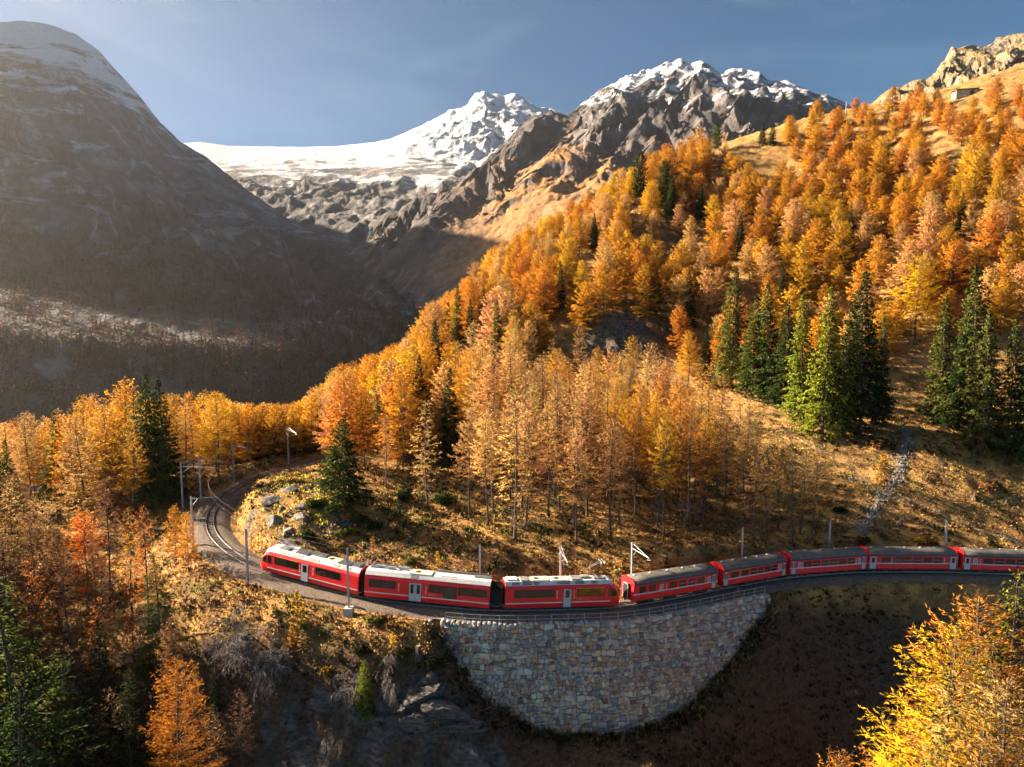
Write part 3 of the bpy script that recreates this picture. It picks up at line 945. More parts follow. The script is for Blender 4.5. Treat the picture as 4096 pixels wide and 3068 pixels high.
# flat ledge stones, and the coping row at the top
for s0 in np.arange(0.0, WLEN - 0.6, 0.62):
    wd = rs.uniform(0.5, 0.6)
    for kind in ('ledge', 'coping'):
        s_ = s0 + rs.uniform(0, 0.05)
        if kind == 'ledge':
            w3 = wall_pt(s_, LEDGE_D)
            if w3[2] < hz(w3[0], w3[1]) - 0.2: continue
            sv_ = lambda s, t, o_: wall_pt(s, np.full_like(s, LEDGE_D - 0.03), 0.0) + np.interp(0, [0, 1], [0, 1]) + np.stack([np.interp(s, arc, wn_[:, 0]) * t, np.interp(s, arc, wn_[:, 1]) * t, o_ - t * 0.25], -1)
            poly = np.array([(s_, 0.0), (s_ + wd, rs.uniform(0, 0.05)), (s_ + wd * rs.uniform(0.9, 1.1), rs.uniform(0.4, 0.5)), (s_ + rs.uniform(-0.05, 0.1), rs.uniform(0.4, 0.5))])
        else:
            sv_ = lambda s, t, o_: wall_pt(s, np.zeros_like(s), 0.0) + np.stack([-np.interp(s, arc, wn_[:, 0]) * t, -np.interp(s, arc, wn_[:, 1]) * t, o_ + 0.03], -1)
            poly = np.array([(s_, -0.1), (s_ + wd, rs.uniform(-0.12, -0.02)), (s_ + wd * rs.uniform(0.95, 1.05), rs.uniform(0.4, 0.75)), (s_ + rs.uniform(-0.03, 0.08), rs.uniform(0.4, 0.75))])
        geo = stone_geo(poly, rs, sv_, h=rs.uniform(0.06, 0.16))
        STN.append((0.22, geo, np.array(STONE_COL[rs.choice(5)]) * rs.uniform(1.1, 1.5)))
STN.sort(key=lambda q: -q[0])
rv, rf, rc = [], [], []; kbase = 0
for k, (a, (V, F), col) in enumerate(STN):
    if k < 298:
        me = np_mesh('stone', V - WO, F, False, None, {'tint': np.tile(col, (len(V), 1))})
        link('stone', me, M_STONE, wall)
    else:
        rv.append(V - WO); rf.append(F + kbase); rc.append(np.tile(col, (len(V), 1))); kbase += len(V)
o = link('small_stones', np_mesh('small_stones', np.concatenate(rv), np.concatenate(rf), False, None, {'tint': np.concatenate(rc)}), M_STONE, wall)
o['kind'] = 'stuff'
print('wall stones', len(STN), round(time.time() - T0, 1))

# low stub of dry stone at the left foot of the wall
stub = None
i0 = W0 - 1
sc0 = TR[W0 - 2] + TNR[W0 - 2] * 3.0
stub = tag(empty('dry_stone_stub', (sc0[0], sc0[1], TR[W0 - 2][2] - 2.2)), 'short low dry stone wall adjoining the left end of the tall wall', 'stone wall')
so = np.array(stub.location)
tdv = -TT[W0 - 2]; nv = TNR[W0 - 2]
stub_s = lambda s, t, o_: np.stack([sc0[0] + tdv[0] * s + nv[0] * (o_ + 0.25 + t * 0.15), sc0[1] + tdv[1] * s + nv[1] * (o_ + 0.25 + t * 0.15), sc0[2] - 0.65 - t], -1)
bk = MB(); bk.box(0, 2.2, -0.9, 0.2, -1.9, -0.05)
bo = bk.build('core', M_MORTAR, stub)
bo.location = Vector((sc0[0], sc0[1], sc0[2] - 0.65)) - Vector(so); bo.rotation_euler = (0, 0, math.atan2(tdv[1], tdv[0]))
bo.scale = (1, -1 if (tdv[0] * nv[1] - tdv[1] * nv[0]) < 0 else 1, 1)
for poly in power_cells(0, 2.3, 0, 1.8, 0.3, 0.5, rs):
    poly = tidy(poly)
    if len(poly) < 3: continue
    V, F = stone_geo(poly, rs, stub_s)
    col = np.array(STONE_COL[rs.choice([3, 4, 5, 7])]) * rs.uniform(0.8, 1.2)
    link('stone', np_mesh('stone', V - so, F, False, None, {'tint': np.tile(col, (len(V), 1))}), M_STONE, stub)

# railing along the coping
rail_i = list(range(W0 + 1, W1, 4))
railing = tag(empty('railing', tuple(TR[W0] + TNR[W0] * 2.85 + np.array([0, 0, -0.7]))), 'galvanised two rail railing along the top of the stone wall', 'railing')
ro = np.array(railing.location)
post_me = MB().box(-0.03, 0.03, -0.03, 0.03, -0.05, 1.02).mesh('post'); post_me.materials.append(M_GALV)
for i in rail_i:
    q = TR[i] + TNR[i] * 2.85 - ro
    o = link('post', post_me, None, railing); o.location = (q[0], q[1], q[2] - 0.72); o.rotation_euler = (0, 0, math.atan2(TT[i][1], TT[i][0]))
for h in (0.27, -0.22):
    mb = MB(); mb.tube([tuple(TR[i] + TNR[i] * 2.85 - ro + np.array([0, 0, h])) for i in rail_i], 0.028, 6)
    mb.build('rail', M_GALV, railing)

# ------------------------------------------------------------------ train
def paint(name, col, rough=0.36, var=0.14):
    g = G(name)
    p = g.pos()
    n = g.noise(1.2, 5, p); d = g.noise(5.0, 4, g.pos((1, 1, 0.35)))
    c = g.mix(g.rng(n, 0.3, 0.7), tuple(x * (1 - var) for x in col), col)
    c = g.mix(g.rng(d, 0.5, 0.8, 0, 0.35), c, tuple(0.55 * x + 0.045 for x in col))
    g.base(c, g.rng(n, 0.3, 0.7, rough, rough + 0.14), 0, 0.5)
    return g.m


M_RED = paint('red_paint', (0.84, 0.014, 0.018))
M_REDC = paint('coach_red_paint', (0.80, 0.014, 0.022))
M_ROOFW = paint('white_roof_paint', (0.58, 0.58, 0.57), 0.4)
M_ROOFG = G('coach_roof'); _p = M_ROOFG.pos(obj=True)
_w = M_ROOFG.math('SINE', M_ROOFG.math('MULTIPLY', M_ROOFG.xyz(_p)[1], 48.0))
M_ROOFG.base(M_ROOFG.mix(M_ROOFG.rng(_w, -1, 1), (0.085, 0.075, 0.066), M_ROOFG.mix(M_ROOFG.rng(M_ROOFG.noise(0.9, 5, _p), 0.3, 0.7), (0.12, 0.105, 0.09), (0.22, 0.195, 0.17))), 0.7)
M_ROOFG.bump(_w, 0.5, 0.03)
M_ROOFG = M_ROOFG.m
M_STRIPE = paint('white_stripe', (0.62, 0.60, 0.60), 0.4)
M_DOOR = paint('silver_door', (0.46, 0.47, 0.49), 0.35)
M_YEL = paint('yellow_stripe', (0.80, 0.36, 0.02), 0.4)
M_WHITE = paint('white_lettering', (0.75, 0.72, 0.70), 0.5)
M_GLASS = G('train_glass').base((0.012, 0.013, 0.014), 0.04, 0, 0.75)
GLASSES = [M_GLASS, G('train_glass_seats').base((0.024, 0.016, 0.011), 0.06, 0, 0.65), G('train_glass_blind').base((0.034, 0.029, 0.022), 0.07, 0, 0.65), G('train_glass_dim').base((0.022, 0.024, 0.028), 0.05, 0, 0.7)]
M_BLACK = plain('black_rubber', (0.012, 0.012, 0.013), 0.7, 0, 0.3)
M_UNDER = plain('underframe', (0.028, 0.026, 0.025), 0.8, 0, 0.3)
M_EQUIP = plain('roof_equipment', (0.20, 0.20, 0.19), 0.55, 0.2, 0.3)
M_CREAM = plain('roof_box', (0.52, 0.49, 0.38), 0.5, 0.0, 0.15)
M_GREYP = plain('roof_panel', (0.24, 0.23, 0.21), 0.5, 0.1, 0.2)
M_STEEL = plain('wheel_steel', (0.10, 0.09, 0.085), 0.5, 0.7, 0.2)
M_CLEAR = plain('pale_window', (0.30, 0.32, 0.34), 0.2, 0.0, 0.1)
M_LAMP = plain('lamp_glass', (0.7, 0.68, 0.6), 0.15, 0.0, 0.1)
M_BRASS = plain('name_plate', (0.42, 0.26, 0.06), 0.4, 0.3, 0.2)


def rrect(x0, x1, z0, z1, r=0.08):
    r = min(r, (x1 - x0) / 2.2, (z1 - z0) / 2.2)
    pts = []
    for cx, cz, a0 in ((x1 - r, z1 - r, 0), (x0 + r, z1 - r, 90), (x0 + r, z0 + r, 180), (x1 - r, z0 + r, 270)):
        for k in range(4):
            a = math.radians(a0 + 30 * k)
            pts.append((cx + r * math.cos(a), cz + r * math.sin(a)))
    return pts


def side_plate(pts, y0, y1):
    """Flat plate on a car side: outline pts (x, z) between lateral positions y0 (inner) and y1 (outer)."""
    mb = MB()
    mb.loft([[(x, y0, z) for x, z in pts], [(x, y1, z) for x, z in pts]])
    return mb


DIGIT = {}


def digit(ch):
    if ch not in DIGIT:
        cu = bpy.data.curves.new('digit', 'FONT'); cu.body = ch; cu.size = 0.55; cu.extrude = 0.004; cu.align_x = 'CENTER'
        ob = bpy.data.objects.new('digit', cu); COL.objects.link(ob)
        dg = bpy.context.evaluated_depsgraph_get()
        me = bpy.data.meshes.new_from_object(ob.evaluated_get(dg))
        bpy.data.objects.remove(ob); bpy.data.curves.remove(cu)
        me.materials.clear(); me.materials.append(M_WHITE)
        DIGIT[ch] = me
    return DIGIT[ch]


def put_digit(car, ch, x, z, W):
    for s in (-1, 1):
        o = link('class_number', digit(ch), None, car)
        o.location = (x, s * (W + 0.012), z)
        o.rotation_euler = (math.radians(90), 0, 0 if s < 0 else math.pi)
        for k in range(2):
            zz = z - 0.26 - 0.24 * k
            side_plate(rrect(x - 0.07, x + 0.07, zz - 0.07, zz + 0.07, 0.02), s * (W - 0.02), s * (W + 0.010)).build('pictogram', M_WHITE, car)


def window(car, x0, x1, z0, z1, W, frame=M_BLACK, glass=M_GLASS, r=0.09, split=None, bar=False):
    for s in (-1, 1):
        f = side_plate(rrect(x0 - 0.05, x1 + 0.05, z0 - 0.05, z1 + 0.05, r), s * (W - 0.03), s * (W + 0.014)).build('window', frame, car)
        xs = [x0] + (split or []) + [x1]
        for a, b in zip(xs[:-1], xs[1:]):
            side_plate(rrect(a + 0.02, b - 0.02, z0, z1, r), s * (W - 0.02), s * (W + 0.024)).build('pane', glass if glass is not M_GLASS else random.choice(GLASSES), f)
        if bar:
            zz = z0 + (z1 - z0) * 0.45
            side_plate([(x0, zz), (x1, zz), (x1, zz + 0.04), (x0, zz + 0.04)], s * W, s * (W + 0.032)).build('sash_bar', M_STRIPE, f)


def door(car, x0, x1, z0, z1, W, leaves=1, pane=(0.28, 0.72, 0.55, 0.92)):
    for s in (-1, 1):
        d = side_plate([(x0 - 0.04, z0 - 0.03), (x1 + 0.04, z0 - 0.03), (x1 + 0.04, z1 + 0.03), (x0 - 0.04, z1 + 0.03)], s * (W - 0.05), s * (W + 0.008)).build('door', M_BLACK, car)
        w = (x1 - x0) / leaves
        for k in range(leaves):
            a = x0 + k * w + 0.012; b = x0 + (k + 1) * w - 0.012
            side_plate([(a, z0), (b, z0), (b, z1), (a, z1)], s * (W - 0.04), s * (W + 0.022)).build('door_leaf', M_DOOR, d)
            side_plate(rrect(a + (b - a) * pane[0], a + (b - a) * pane[1], z0 + (z1 - z0) * pane[2], z0 + (z1 - z0) * pane[3], 0.1), s * (W - 0.03), s * (W + 0.030)).build('pane', M_GLASS, d)


def bogie(car, x, L):
    b = MB()
    for s in (-1, 1): b.box(x - 1.25, x + 1.25, s * 0.78 - 0.07, s * 0.78 + 0.07, 0.30, 0.58)
    b.box(x - 0.25, x + 0.25, -0.8, 0.8, 0.3, 0.6)
    bg = b.build('bogie', M_UNDER, car)
    for dx in (-0.9, 0.9):
        for s in (-1, 1):
            w = MB(); w.tube([(x + dx, s * 0.50, 0.36), (x + dx, s * 0.63, 0.36)], 0.36, 16); w.build('wheel', M_STEEL, bg)


def car_frame(A, B, name, label, cat, group):
    """Empty at the middle of the car at rail height; x runs to the right-hand end."""
    A = Vector(A); B = Vector(B)
    ex = (B - A).normalized(); ey = Vector((0, 0, 1)).cross(ex).normalized(); ez = ex.cross(ey)
    o = empty(name); tag(o, label, cat, group)
    m = Matrix((ex, ey, ez)).transposed().to_4x4(); m.translation = (A + B) / 2
    o.matrix_world = m
    return o, (B - A).length


AW = 1.325
SEC_A = [(-1.17, 0.40), (-AW, 0.98), (-AW, 2.82), (-1.17, 3.16), (-0.80, 3.56), (0.80, 3.56), (1.17, 3.16), (AW, 2.82), (AW, 0.98), (1.17, 0.40)]


def nose_k(e):
    """scale of (y, z above 1.2) at e metres before the tip."""
    return float(np.interp(e, [0, 0.12, 0.5, 1.0, 1.7], [0.80, 0.86, 0.94, 0.985, 1.0])), float(np.interp(e, [0, 0.12, 0.5, 0.9, 1.4, 2.0], [0.16, 0.30, 0.70, 0.90, 0.985, 1.0]))


def railcar(A, B, nose, label, wins, doors, digits, yellow, plate, roof):
    car, L = car_frame(A, B, 'railcar', label, 'railcar', 'articulated red railcars at the front of the train')
    h = L / 2
    xs = list(np.linspace(-h + (2.0 if nose < 0 else 0), h - (2.0 if nose > 0 else 0), 6))
    tips = [2.0, 1.7, 1.4, 1.15, 0.9, 0.7, 0.5, 0.3, 0.12, 0.0]
    def sect(x, e, grow=0.0, pts=SEC_A):
        ky, kz = nose_k(e) if e is not None else (1, 1)
        return [(x, y * ky * (1 + grow), 1.2 + (z - 1.2) * (kz if z > 1.2 else 1) + (grow * 2 if z > 1.2 else 0)) for y, z in pts]
    rings = [sect(x, None) for x in xs]
    if nose > 0: rings += [sect(h - e, e) for e in tips[1:]]
    if nose < 0: rings = [sect(-h + e, e) for e in tips[1:]][::-1] + rings
    MB().loft(rings).build('body', M_RED, car)
    # pale roof shell
    rp = [(-1.165, 3.17), (-0.79, 3.575), (0.79, 3.575), (1.165, 3.17)]
    rx = [x for x in xs]
    rr = [sect(x, None, 0.004, rp) for x in rx]
    ee = [1.7, 1.4, 1.15, 0.95]
    if nose > 0: rr += [sect(h - e, e, 0.004, rp) for e in ee]
    if nose < 0: rr = [sect(-h + e, e, 0.004, rp) for e in ee][::-1] + rr
    MB().loft(rr, closed=False, caps=False).build('roof', M_ROOFW, car)
    # white line, broken at the doors
    cuts = sorted(doors)
    x_ = -h + (1.2 if nose < 0 else 0.02)
    for d0, d1 in [(d[0], d[1]) for d in cuts] + [(h - (1.2 if nose > 0 else 0.02), None)]:
        for s in (-1, 1):
            side_plate([(x_, 0.99), (d0 - 0.05, 0.99), (d0 - 0.05, 1.13), (x_, 1.13)], s * (AW - 0.03), s * (AW + 0.010)).build('stripe', M_STRIPE, car)
        if d1 is None: break
        x_ = d1 + 0.05
    for d0, d1, n in doors: door(car, d0, d1, 0.46, 2.72, AW, n, (0.24, 0.76, 0.42, 0.93) if n == 2 else (0.22, 0.78, 0.52, 0.93))
    for w in wins: window(car, w[0], w[1], w[2] if len(w) > 2 and w[2] else 1.78, 2.66, AW, split=w[3] if len(w) > 3 else None)
    for ch, x in digits: put_digit(car, ch, x, 2.10, AW)
    for a, b in yellow:
        for s in (-1, 1): side_plate([(a, 2.73), (b, 2.73), (b, 2.81), (a, 2.81)], s * (AW - 0.03), s * (AW + 0.012)).build('class_stripe', M_YEL, car)
    for a, b in plate:
        for s in (-1, 1): side_plate([(a, 1.38), (b, 1.38), (b, 1.50), (a, 1.50)], s * (AW - 0.03), s * (AW + 0.012)).build('name_plate', M_BRASS, car)
    MB().box(-h + (1.6 if nose < 0 else 0.1), h - (1.6 if nose > 0 else 0.1), -1.05, 1.05, 0.22, 0.45).build('underframe', M_UNDER, car)
    bogie(car, -h + 2.6, L); bogie(car, h - 2.6, L)
    if nose:
        # raked windscreen, side cab glass, bumper skirt and lamps
        sx = nose
        g_ = []
        for e in (0.92, 0.72, 0.5, 0.3, 0.14):
            ky, kz = nose_k(e)
            zt = 1.2 + (3.56 - 1.2) * kz + 0.02
            w = 0.80 * ky
            g_.append([(sx * (h - e + 0.015), -w, zt), (sx * (h - e + 0.015), -w * 0.5, zt + 0.012), (sx * (h - e + 0.015), w * 0.5, zt + 0.012), (sx * (h - e + 0.015), w, zt)])
        MB().loft(g_, closed=False, caps=False).build('windscreen', M_GLASS, car)
        for s in (-1, 1):
            q = []
            for e in (1.02, 0.8, 0.55, 0.34):
                ky, kz = nose_k(e)
                zt = 1.2 + (2.80 - 1.2) * kz
                q.append([(sx * (h - e), s * (AW * ky + 0.012), max(1.62, 1.62)), (sx * (h - e), s * (AW * ky + 0.012), max(zt, 1.7))])
            MB().loft(q, closed=False, caps=False).build('cab_window', M_GLASS, car)
            lm = MB(); lm.tube([(sx * (h - 0.20), s * 0.86, 1.18), (sx * (h + 0.02), s * 0.86, 1.16)], 0.10, 10); lm.build('headlamp', M_LAMP, car)
            MB().box(min(sx * (h - 0.5), sx * (h + 0.06)), max(sx * (h - 0.5), sx * (h + 0.06)), s * 0.55 - 0.35, s * 0.55 + 0.35, 0.28, 0.55).build('snow_plough', M_ROOFW, car)
        MB().tube([(sx * (h - 0.1), 0, 0.78), (sx * (h + 0.32), 0, 0.78)], 0.11, 10).build('coupler', M_UNDER, car)
    for kind, x0, x1, y0, y1, hh in roof:
        m_ = {'panel': M_GREYP, 'box': M_EQUIP, 'cream': M_CREAM, 'white': M_ROOFW}[kind[0] if isinstance(kind, tuple) else kind]
        if kind == 'panel':                                          # inset slab on the near or far roof slope
            s = -1 if y0 < 0 else 1
            mb = MB(); a, b = (1.10, 3.245), (0.86, 3.505)
            mb.add([(x0, s * a[0], a[1] + 0.012), (x1, s * a[0], a[1] + 0.012), (x1, s * b[0], b[1] + 0.012), (x0, s * b[0], b[1] + 0.012),
                    (x0, s * (a[0] + 0.02), a[1] + 0.035), (x1, s * (a[0] + 0.02), a[1] + 0.035), (x1, s * (b[0] + 0.02), b[1] + 0.035), (x0, s * (b[0] + 0.02), b[1] + 0.035)],
                   [(0, 1, 2, 3), (4, 5, 6, 7), (0, 1, 5, 4), (1, 2, 6, 5), (2, 3, 7, 6), (3, 0, 4, 7)])
            mb.build('roof_panel', m_, car)
        else:
            bx = MB(); bx.box(x0, x1, y0, y1, 3.56, 3.56 + hh)
            ob = bx.build('roof_unit', m_, car)
            if kind == 'cream':
                cx = x0 + (x1 - x0) * 0.35
                MB().tube([(cx, (y0 + y1) / 2, 3.56 + hh - 0.01), (cx, (y0 + y1) / 2, 3.56 + hh + 0.02)], min(0.33, (y1 - y0) * 0.4), 16).build('fan', M_BLACK, ob)
            if kind == 'box':
                n = max(3, int((x1 - x0) / 0.16)); lv = MB()
                for k in range(n):
                    xx = x0 + (k + 0.3) * (x1 - x0) / n
                    lv.box(xx, xx + 0.06, y0 + 0.05, y1 - 0.05, 3.56 + hh, 3.56 + hh + 0.035)
                lv.build('louvre', M_GREYP, ob)
    return car, L


def pantograph(car, x, raised, sgn):
    pt = MB(); pt.box(x - 0.7, x + 0.7, -0.55, 0.55, 3.66, 3.72)
    for s in (-1, 1):
        for dx in (-0.6, 0.6): pt.tube([(x + dx, s * 0.5, 3.5), (x + dx, s * 0.5, 3.68)], 0.05, 8)
    p = pt.build('pantograph', M_EQUIP, car)
    if raised:
        k = (x - sgn * 1.5, 0, 4.75); hd = (x + sgn * 0.35, 0, 5.75)
    else:
        k = (x - sgn * 1.4, 0, 4.35); hd = (x + sgn * 0.3, 0, 3.95)
    MB().tube([(x + sgn * 0.2, 0, 3.72), k], [0.06, 0.05], 8).build('lower_arm', M_EQUIP, p)
    a = MB()
    for s in (-1, 1): a.tube([k, (hd[0], s * 0.32, hd[2])], [0.035, 0.03], 6)
    a.build('upper_arm', M_GALV, p)
    b = MB()
    for dx in (-0.18, 0.18):
        b.tube([(hd[0] + dx, -0.8, hd[2] - 0.14), (hd[0] + dx, -0.55, hd[2] + 0.03), (hd[0] + dx, 0.55, hd[2] + 0.03), (hd[0] + dx, 0.8, hd[2] - 0.14)], 0.03, 6)
    b.build('contact_head', M_GALV, p)


def bellows(car, x0, x1):
    mb = MB(); n = 11
    rings = []
    for k in range(n * 2 + 1):
        x = x0 + (x1 - x0) * k / (n * 2); g_ = 1.0 if k % 2 else 0.93
        rings.append([(x, y * 0.86 * g_, 0.55 + (z - 0.4) * 0.86 * g_) for y, z in SEC_A])
    mb.loft(rings).build('bellows', M_BLACK, car)
    for s in (-1, 1):
        MB().tube([(x0, s * 1.2, 1.1), (x0 + (x1 - x0) * 0.3, s * 1.22, 0.78), (x0 + (x1 - x0) * 0.7, s * 1.22, 0.78), (x1, s * 1.2, 1.1)], 0.035, 6).build('cable', M_EQUIP, car)


CW = 1.32


def coach(A, B, label, L_items):
    car, L = car_frame(A, B, 'passenger_coach', label, 'railway coach', 'red passenger coaches behind the railcars')
    h = L / 2
    F = lambda f: -h + f * L
    body = [(-1.24, 0.66), (-CW, 0.80), (-CW, 2.60), (-1.27, 2.74), (1.27, 2.74), (CW, 2.60), (CW, 0.80), (1.24, 0.66)]
    MB().loft([[(x, y, z) for y, z in body] for x in (-h, 0, h)]).build('body', M_REDC, car)
    # arched roof with its red end rims
    def arch(gr=0.0, n=18):
        pts = []
        for k in range(n + 1):
            a = math.pi * k / n
            c_, s_ = math.cos(a), math.sin(a)
            pts.append((-(CW + 0.02 + gr) * math.copysign(abs(c_) ** 0.62, c_), 2.66 + (0.84 + gr) * s_ ** 0.80))
        return pts
    MB().loft([[(x, y, z) for y, z in arch()] for x in np.linspace(-h + 0.12, h - 0.12, 7)]).build('roof', M_ROOFG, car, True)
    for s in (-1, 1):
        MB().loft([[(x, y, z) for y, z in arch(0.035)] for x in (s * h, s * (h - 0.14))]).build('end_rim', M_REDC, car)
        # gangway and end door
        e = MB(); e.box(min(s * h, s * (h + 0.30)), max(s * h, s * (h + 0.30)), -0.52, 0.52, 0.75, 2.75)
        gw = e.build('gangway', M_BLACK, car)
        fr = MB()
        fr.tube([(s * (h + 0.31), -0.5, 0.85), (s * (h + 0.31), -0.5, 2.55), (s * (h + 0.31), -0.38, 2.72), (s * (h + 0.31), 0.38, 2.72), (s * (h + 0.31), 0.5, 2.55), (s * (h + 0.31), 0.5, 0.85)], 0.045, 6)
        fr.build('gangway_frame', M_STRIPE, gw)
        MB().tube([(s * (h - 0.05), 0, 0.62), (s * (h + 0.4), 0, 0.62)], 0.10, 8).build('coupler', M_UNDER, car)
        for q in (-1, 1): MB().tube([(s * (h + 0.01), q * 1.1, 2.35), (s * (h + 0.05), q * 1.1, 2.35)], 0.06, 8).build('tail_lamp', M_YEL, car)
    dspans = [(F(i[1]), F(i[2])) for i in L_items if i[0] == 'D']
    x_ = -h
    for d0, d1 in sorted(dspans) + [(h, None)]:
        if d0 - x_ > 0.15:
            for s in (-1, 1): side_plate([(x_, 1.47), (d0 - 0.04, 1.47), (d0 - 0.04, 1.62), (x_, 1.62)], s * (CW - 0.03), s * (CW + 0.010)).build('stripe', M_STRIPE, car)
        if d1 is None: break
        x_ = d1 + 0.04
    for it in L_items:
        k = it[0]
        if k == 'W': window(car, F(it[1]), F(it[2]), 1.72, 2.42, CW, bar=it[3] if len(it) > 3 else False)
        elif k == 'N': window(car, F(it[1]), F(it[2]), 1.72, 2.38, CW, glass=M_CLEAR, frame=M_STRIPE, r=0.06)
        elif k == 'D': door(car, F(it[1]), F(it[2]), 0.72, 2.56, CW, it[3], (0.25, 0.75, 0.5, 0.92))
        elif k == '1' or k == '2': put_digit(car, k, F(it[1]), 2.0, CW)
        elif k == 'Y':
            for s in (-1, 1): side_plate([(F(it[1]), 2.50), (F(it[2]), 2.50), (F(it[2]), 2.58), (F(it[1]), 2.58)], s * (CW - 0.03), s * (CW + 0.012)).build('class_stripe', M_YEL, car)
    for f in (0.08, 0.26, 0.46, 0.64, 0.80):
        x = F(f)
        MB().taper((x, 0.15, 3.47), (0.16, 0.12), (0.11, 0.08), 0.13).build('roof_vent', M_ROOFW, car)
    for f in (0.05, 0.95):
        MB().box(F(f) - 0.35, F(f) + 0.35, -1.12, -0.80, 3.05, 3.26).build('roof_hatch', M_GREYP, car)
    MB().box(-h + 0.3, h - 0.3, -0.9, 0.9, 0.48, 0.70).build('underframe', M_UNDER, car)
    eq = MB(); eq.box(-1.6, 0.2, -1.1, -0.55, 0.30, 0.68); eq.box(0.9, 2.1, -1.05, -0.5, 0.34, 0.68); eq.build('battery_box', M_UNDER, car)
    bogie(car, -h + 2.3, L); bogie(car, h - 2.3, L)
    return car


def on_track(P, hint=0):
    d = np.hypot(TR[:, 0] - P[0], TR[:, 1] - P[1])
    return TR[int(d.argmin())]


ends = [(on_track(a), on_track(b)) for a, b in car_raw]


def fx(A, B, x): return (-0.5 + x) * float(np.linalg.norm(np.array(B) - np.array(A)))


A, B = ends[0]; f = lambda q: fx(A, B, q)
car1, L1 = railcar(A, B, -1, 'leading red railcar with rounded cab nose and sunlit white roof', [(f(.155), f(.40), None, [f(.277)]), (f(.58), f(.82), None, [f(.70)]), (f(.085), f(.115), 1.7)],
                   [(f(.435), f(.505), 1)], [('1', f(.418)), ('2', f(.555))], [(f(.155), f(.40))], [(f(.33), f(.385))],
                   [('panel', f(.20), f(.29), -1, 0, 0), ('panel', f(.34), f(.43), -1, 0, 0), ('panel', f(.49), f(.60), -1, 0, 0), ('panel', f(.74), f(.80), -1, 0, 0), ('panel', f(.83), f(.91), -1, 0, 0),
                    ('box', f(.34), f(.46), -0.7, 0.75, 0.16), ('box', f(.47), f(.62), -0.2, 0.75, 0.20), ('cream', f(.63), f(.76), -0.6, 0.7, 0.10), ('box', f(.77), f(.88), -0.75, 0.75, 0.16), ('box', f(.90), f(.975), -0.5, 0.7, 0.22), ('white', f(.22), f(.33), 0.1, 0.7, 0.25)])
pantograph(car1, f(.21), False, 1)
A, B = ends[1]; f = lambda q: fx(A, B, q)
car2, L2 = railcar(A, B, 0, 'middle red railcar with double doors and blue grey roof', [(f(.04), f(.25), None, [f(.145)]), (f(.52), f(.625)), (f(.637), f(.738), 1.25), (f(.755), f(.975), None, [f(.865)])],
                   [(f(.36), f(.46), 2)], [('2', f(.277)), ('2', f(.495))], [], [(f(.515), f(.58))],
                   [('cream', f(.35), f(.53), -0.78, 0.7, 0.14), ('panel', f(.365), f(.42), -1, 0, 0), ('box', f(.02), f(.09), 0.2, 0.7, 0.2), ('white', f(.60), f(.72), -0.6, -0.3, 0.12), ('box', f(.86), f(.99), 0.1, 0.7, 0.15)])
for x0, x1, y in ((.06, .14, .45), (.15, .23, .25), (.24, .33, .45)):
    MB().tube([(f(x0), y, 3.80), (f(x1), y, 3.80)], 0.16, 10).build('air_tank', M_GALV, car2)
for x0, x1 in ((.03, .34), (.54, .98)):
    MB().box(f(x0), f(x1), 0.86, 0.92, 3.62, 3.86).build('roof_rail', M_EQUIP, car2)
A, B = ends[2]; f = lambda q: fx(A, B, q)
car3, L3 = railcar(A, B, 1, 'third red railcar with raised pantograph above its cab end', [(f(.08), f(.42), None, [f(.19), f(.31)]), (f(.62), f(.86), None, [f(.74)]), (f(.90), f(.932), 1.7)],
                   [(f(.50), f(.568), 1)], [('2', f(.445)), ('1', f(.593))], [(f(.615), f(.86))], [(f(.615), f(.68))],
                   [('panel', f(.055), f(.12), -1, 0, 0), ('panel', f(.145), f(.225), -1, 0, 0), ('panel', f(.245), f(.29), -1, 0, 0), ('panel', f(.44), f(.555), -1, 0, 0), ('panel', f(.60), f(.68), -1, 0, 0), ('panel', f(.74), f(.80), -1, 0, 0),
                    ('box', f(.14), f(.21), -0.75, 0.7, 0.14), ('cream', f(.22), f(.38), -0.75, 0.7, 0.12), ('cream', f(.40), f(.55), -0.7, 0.7, 0.08), ('box', f(.58), f(.66), -0.7, 0.7, 0.14), ('box', f(.67), f(.74), -0.2, 0.6, 0.25), ('white', f(.02), f(.11), -0.5, 0.6, 0.2)])
pantograph(car3, f(.82), True, 1)
for cA, cB, own, LL in ((0, 1, car1, L1), (1, 2, car2, L2)):
    gap = float(np.linalg.norm(ends[cB][0] - ends[cA][1]))
    bellows(own, LL / 2 - 0.02, LL / 2 + gap + 0.02)

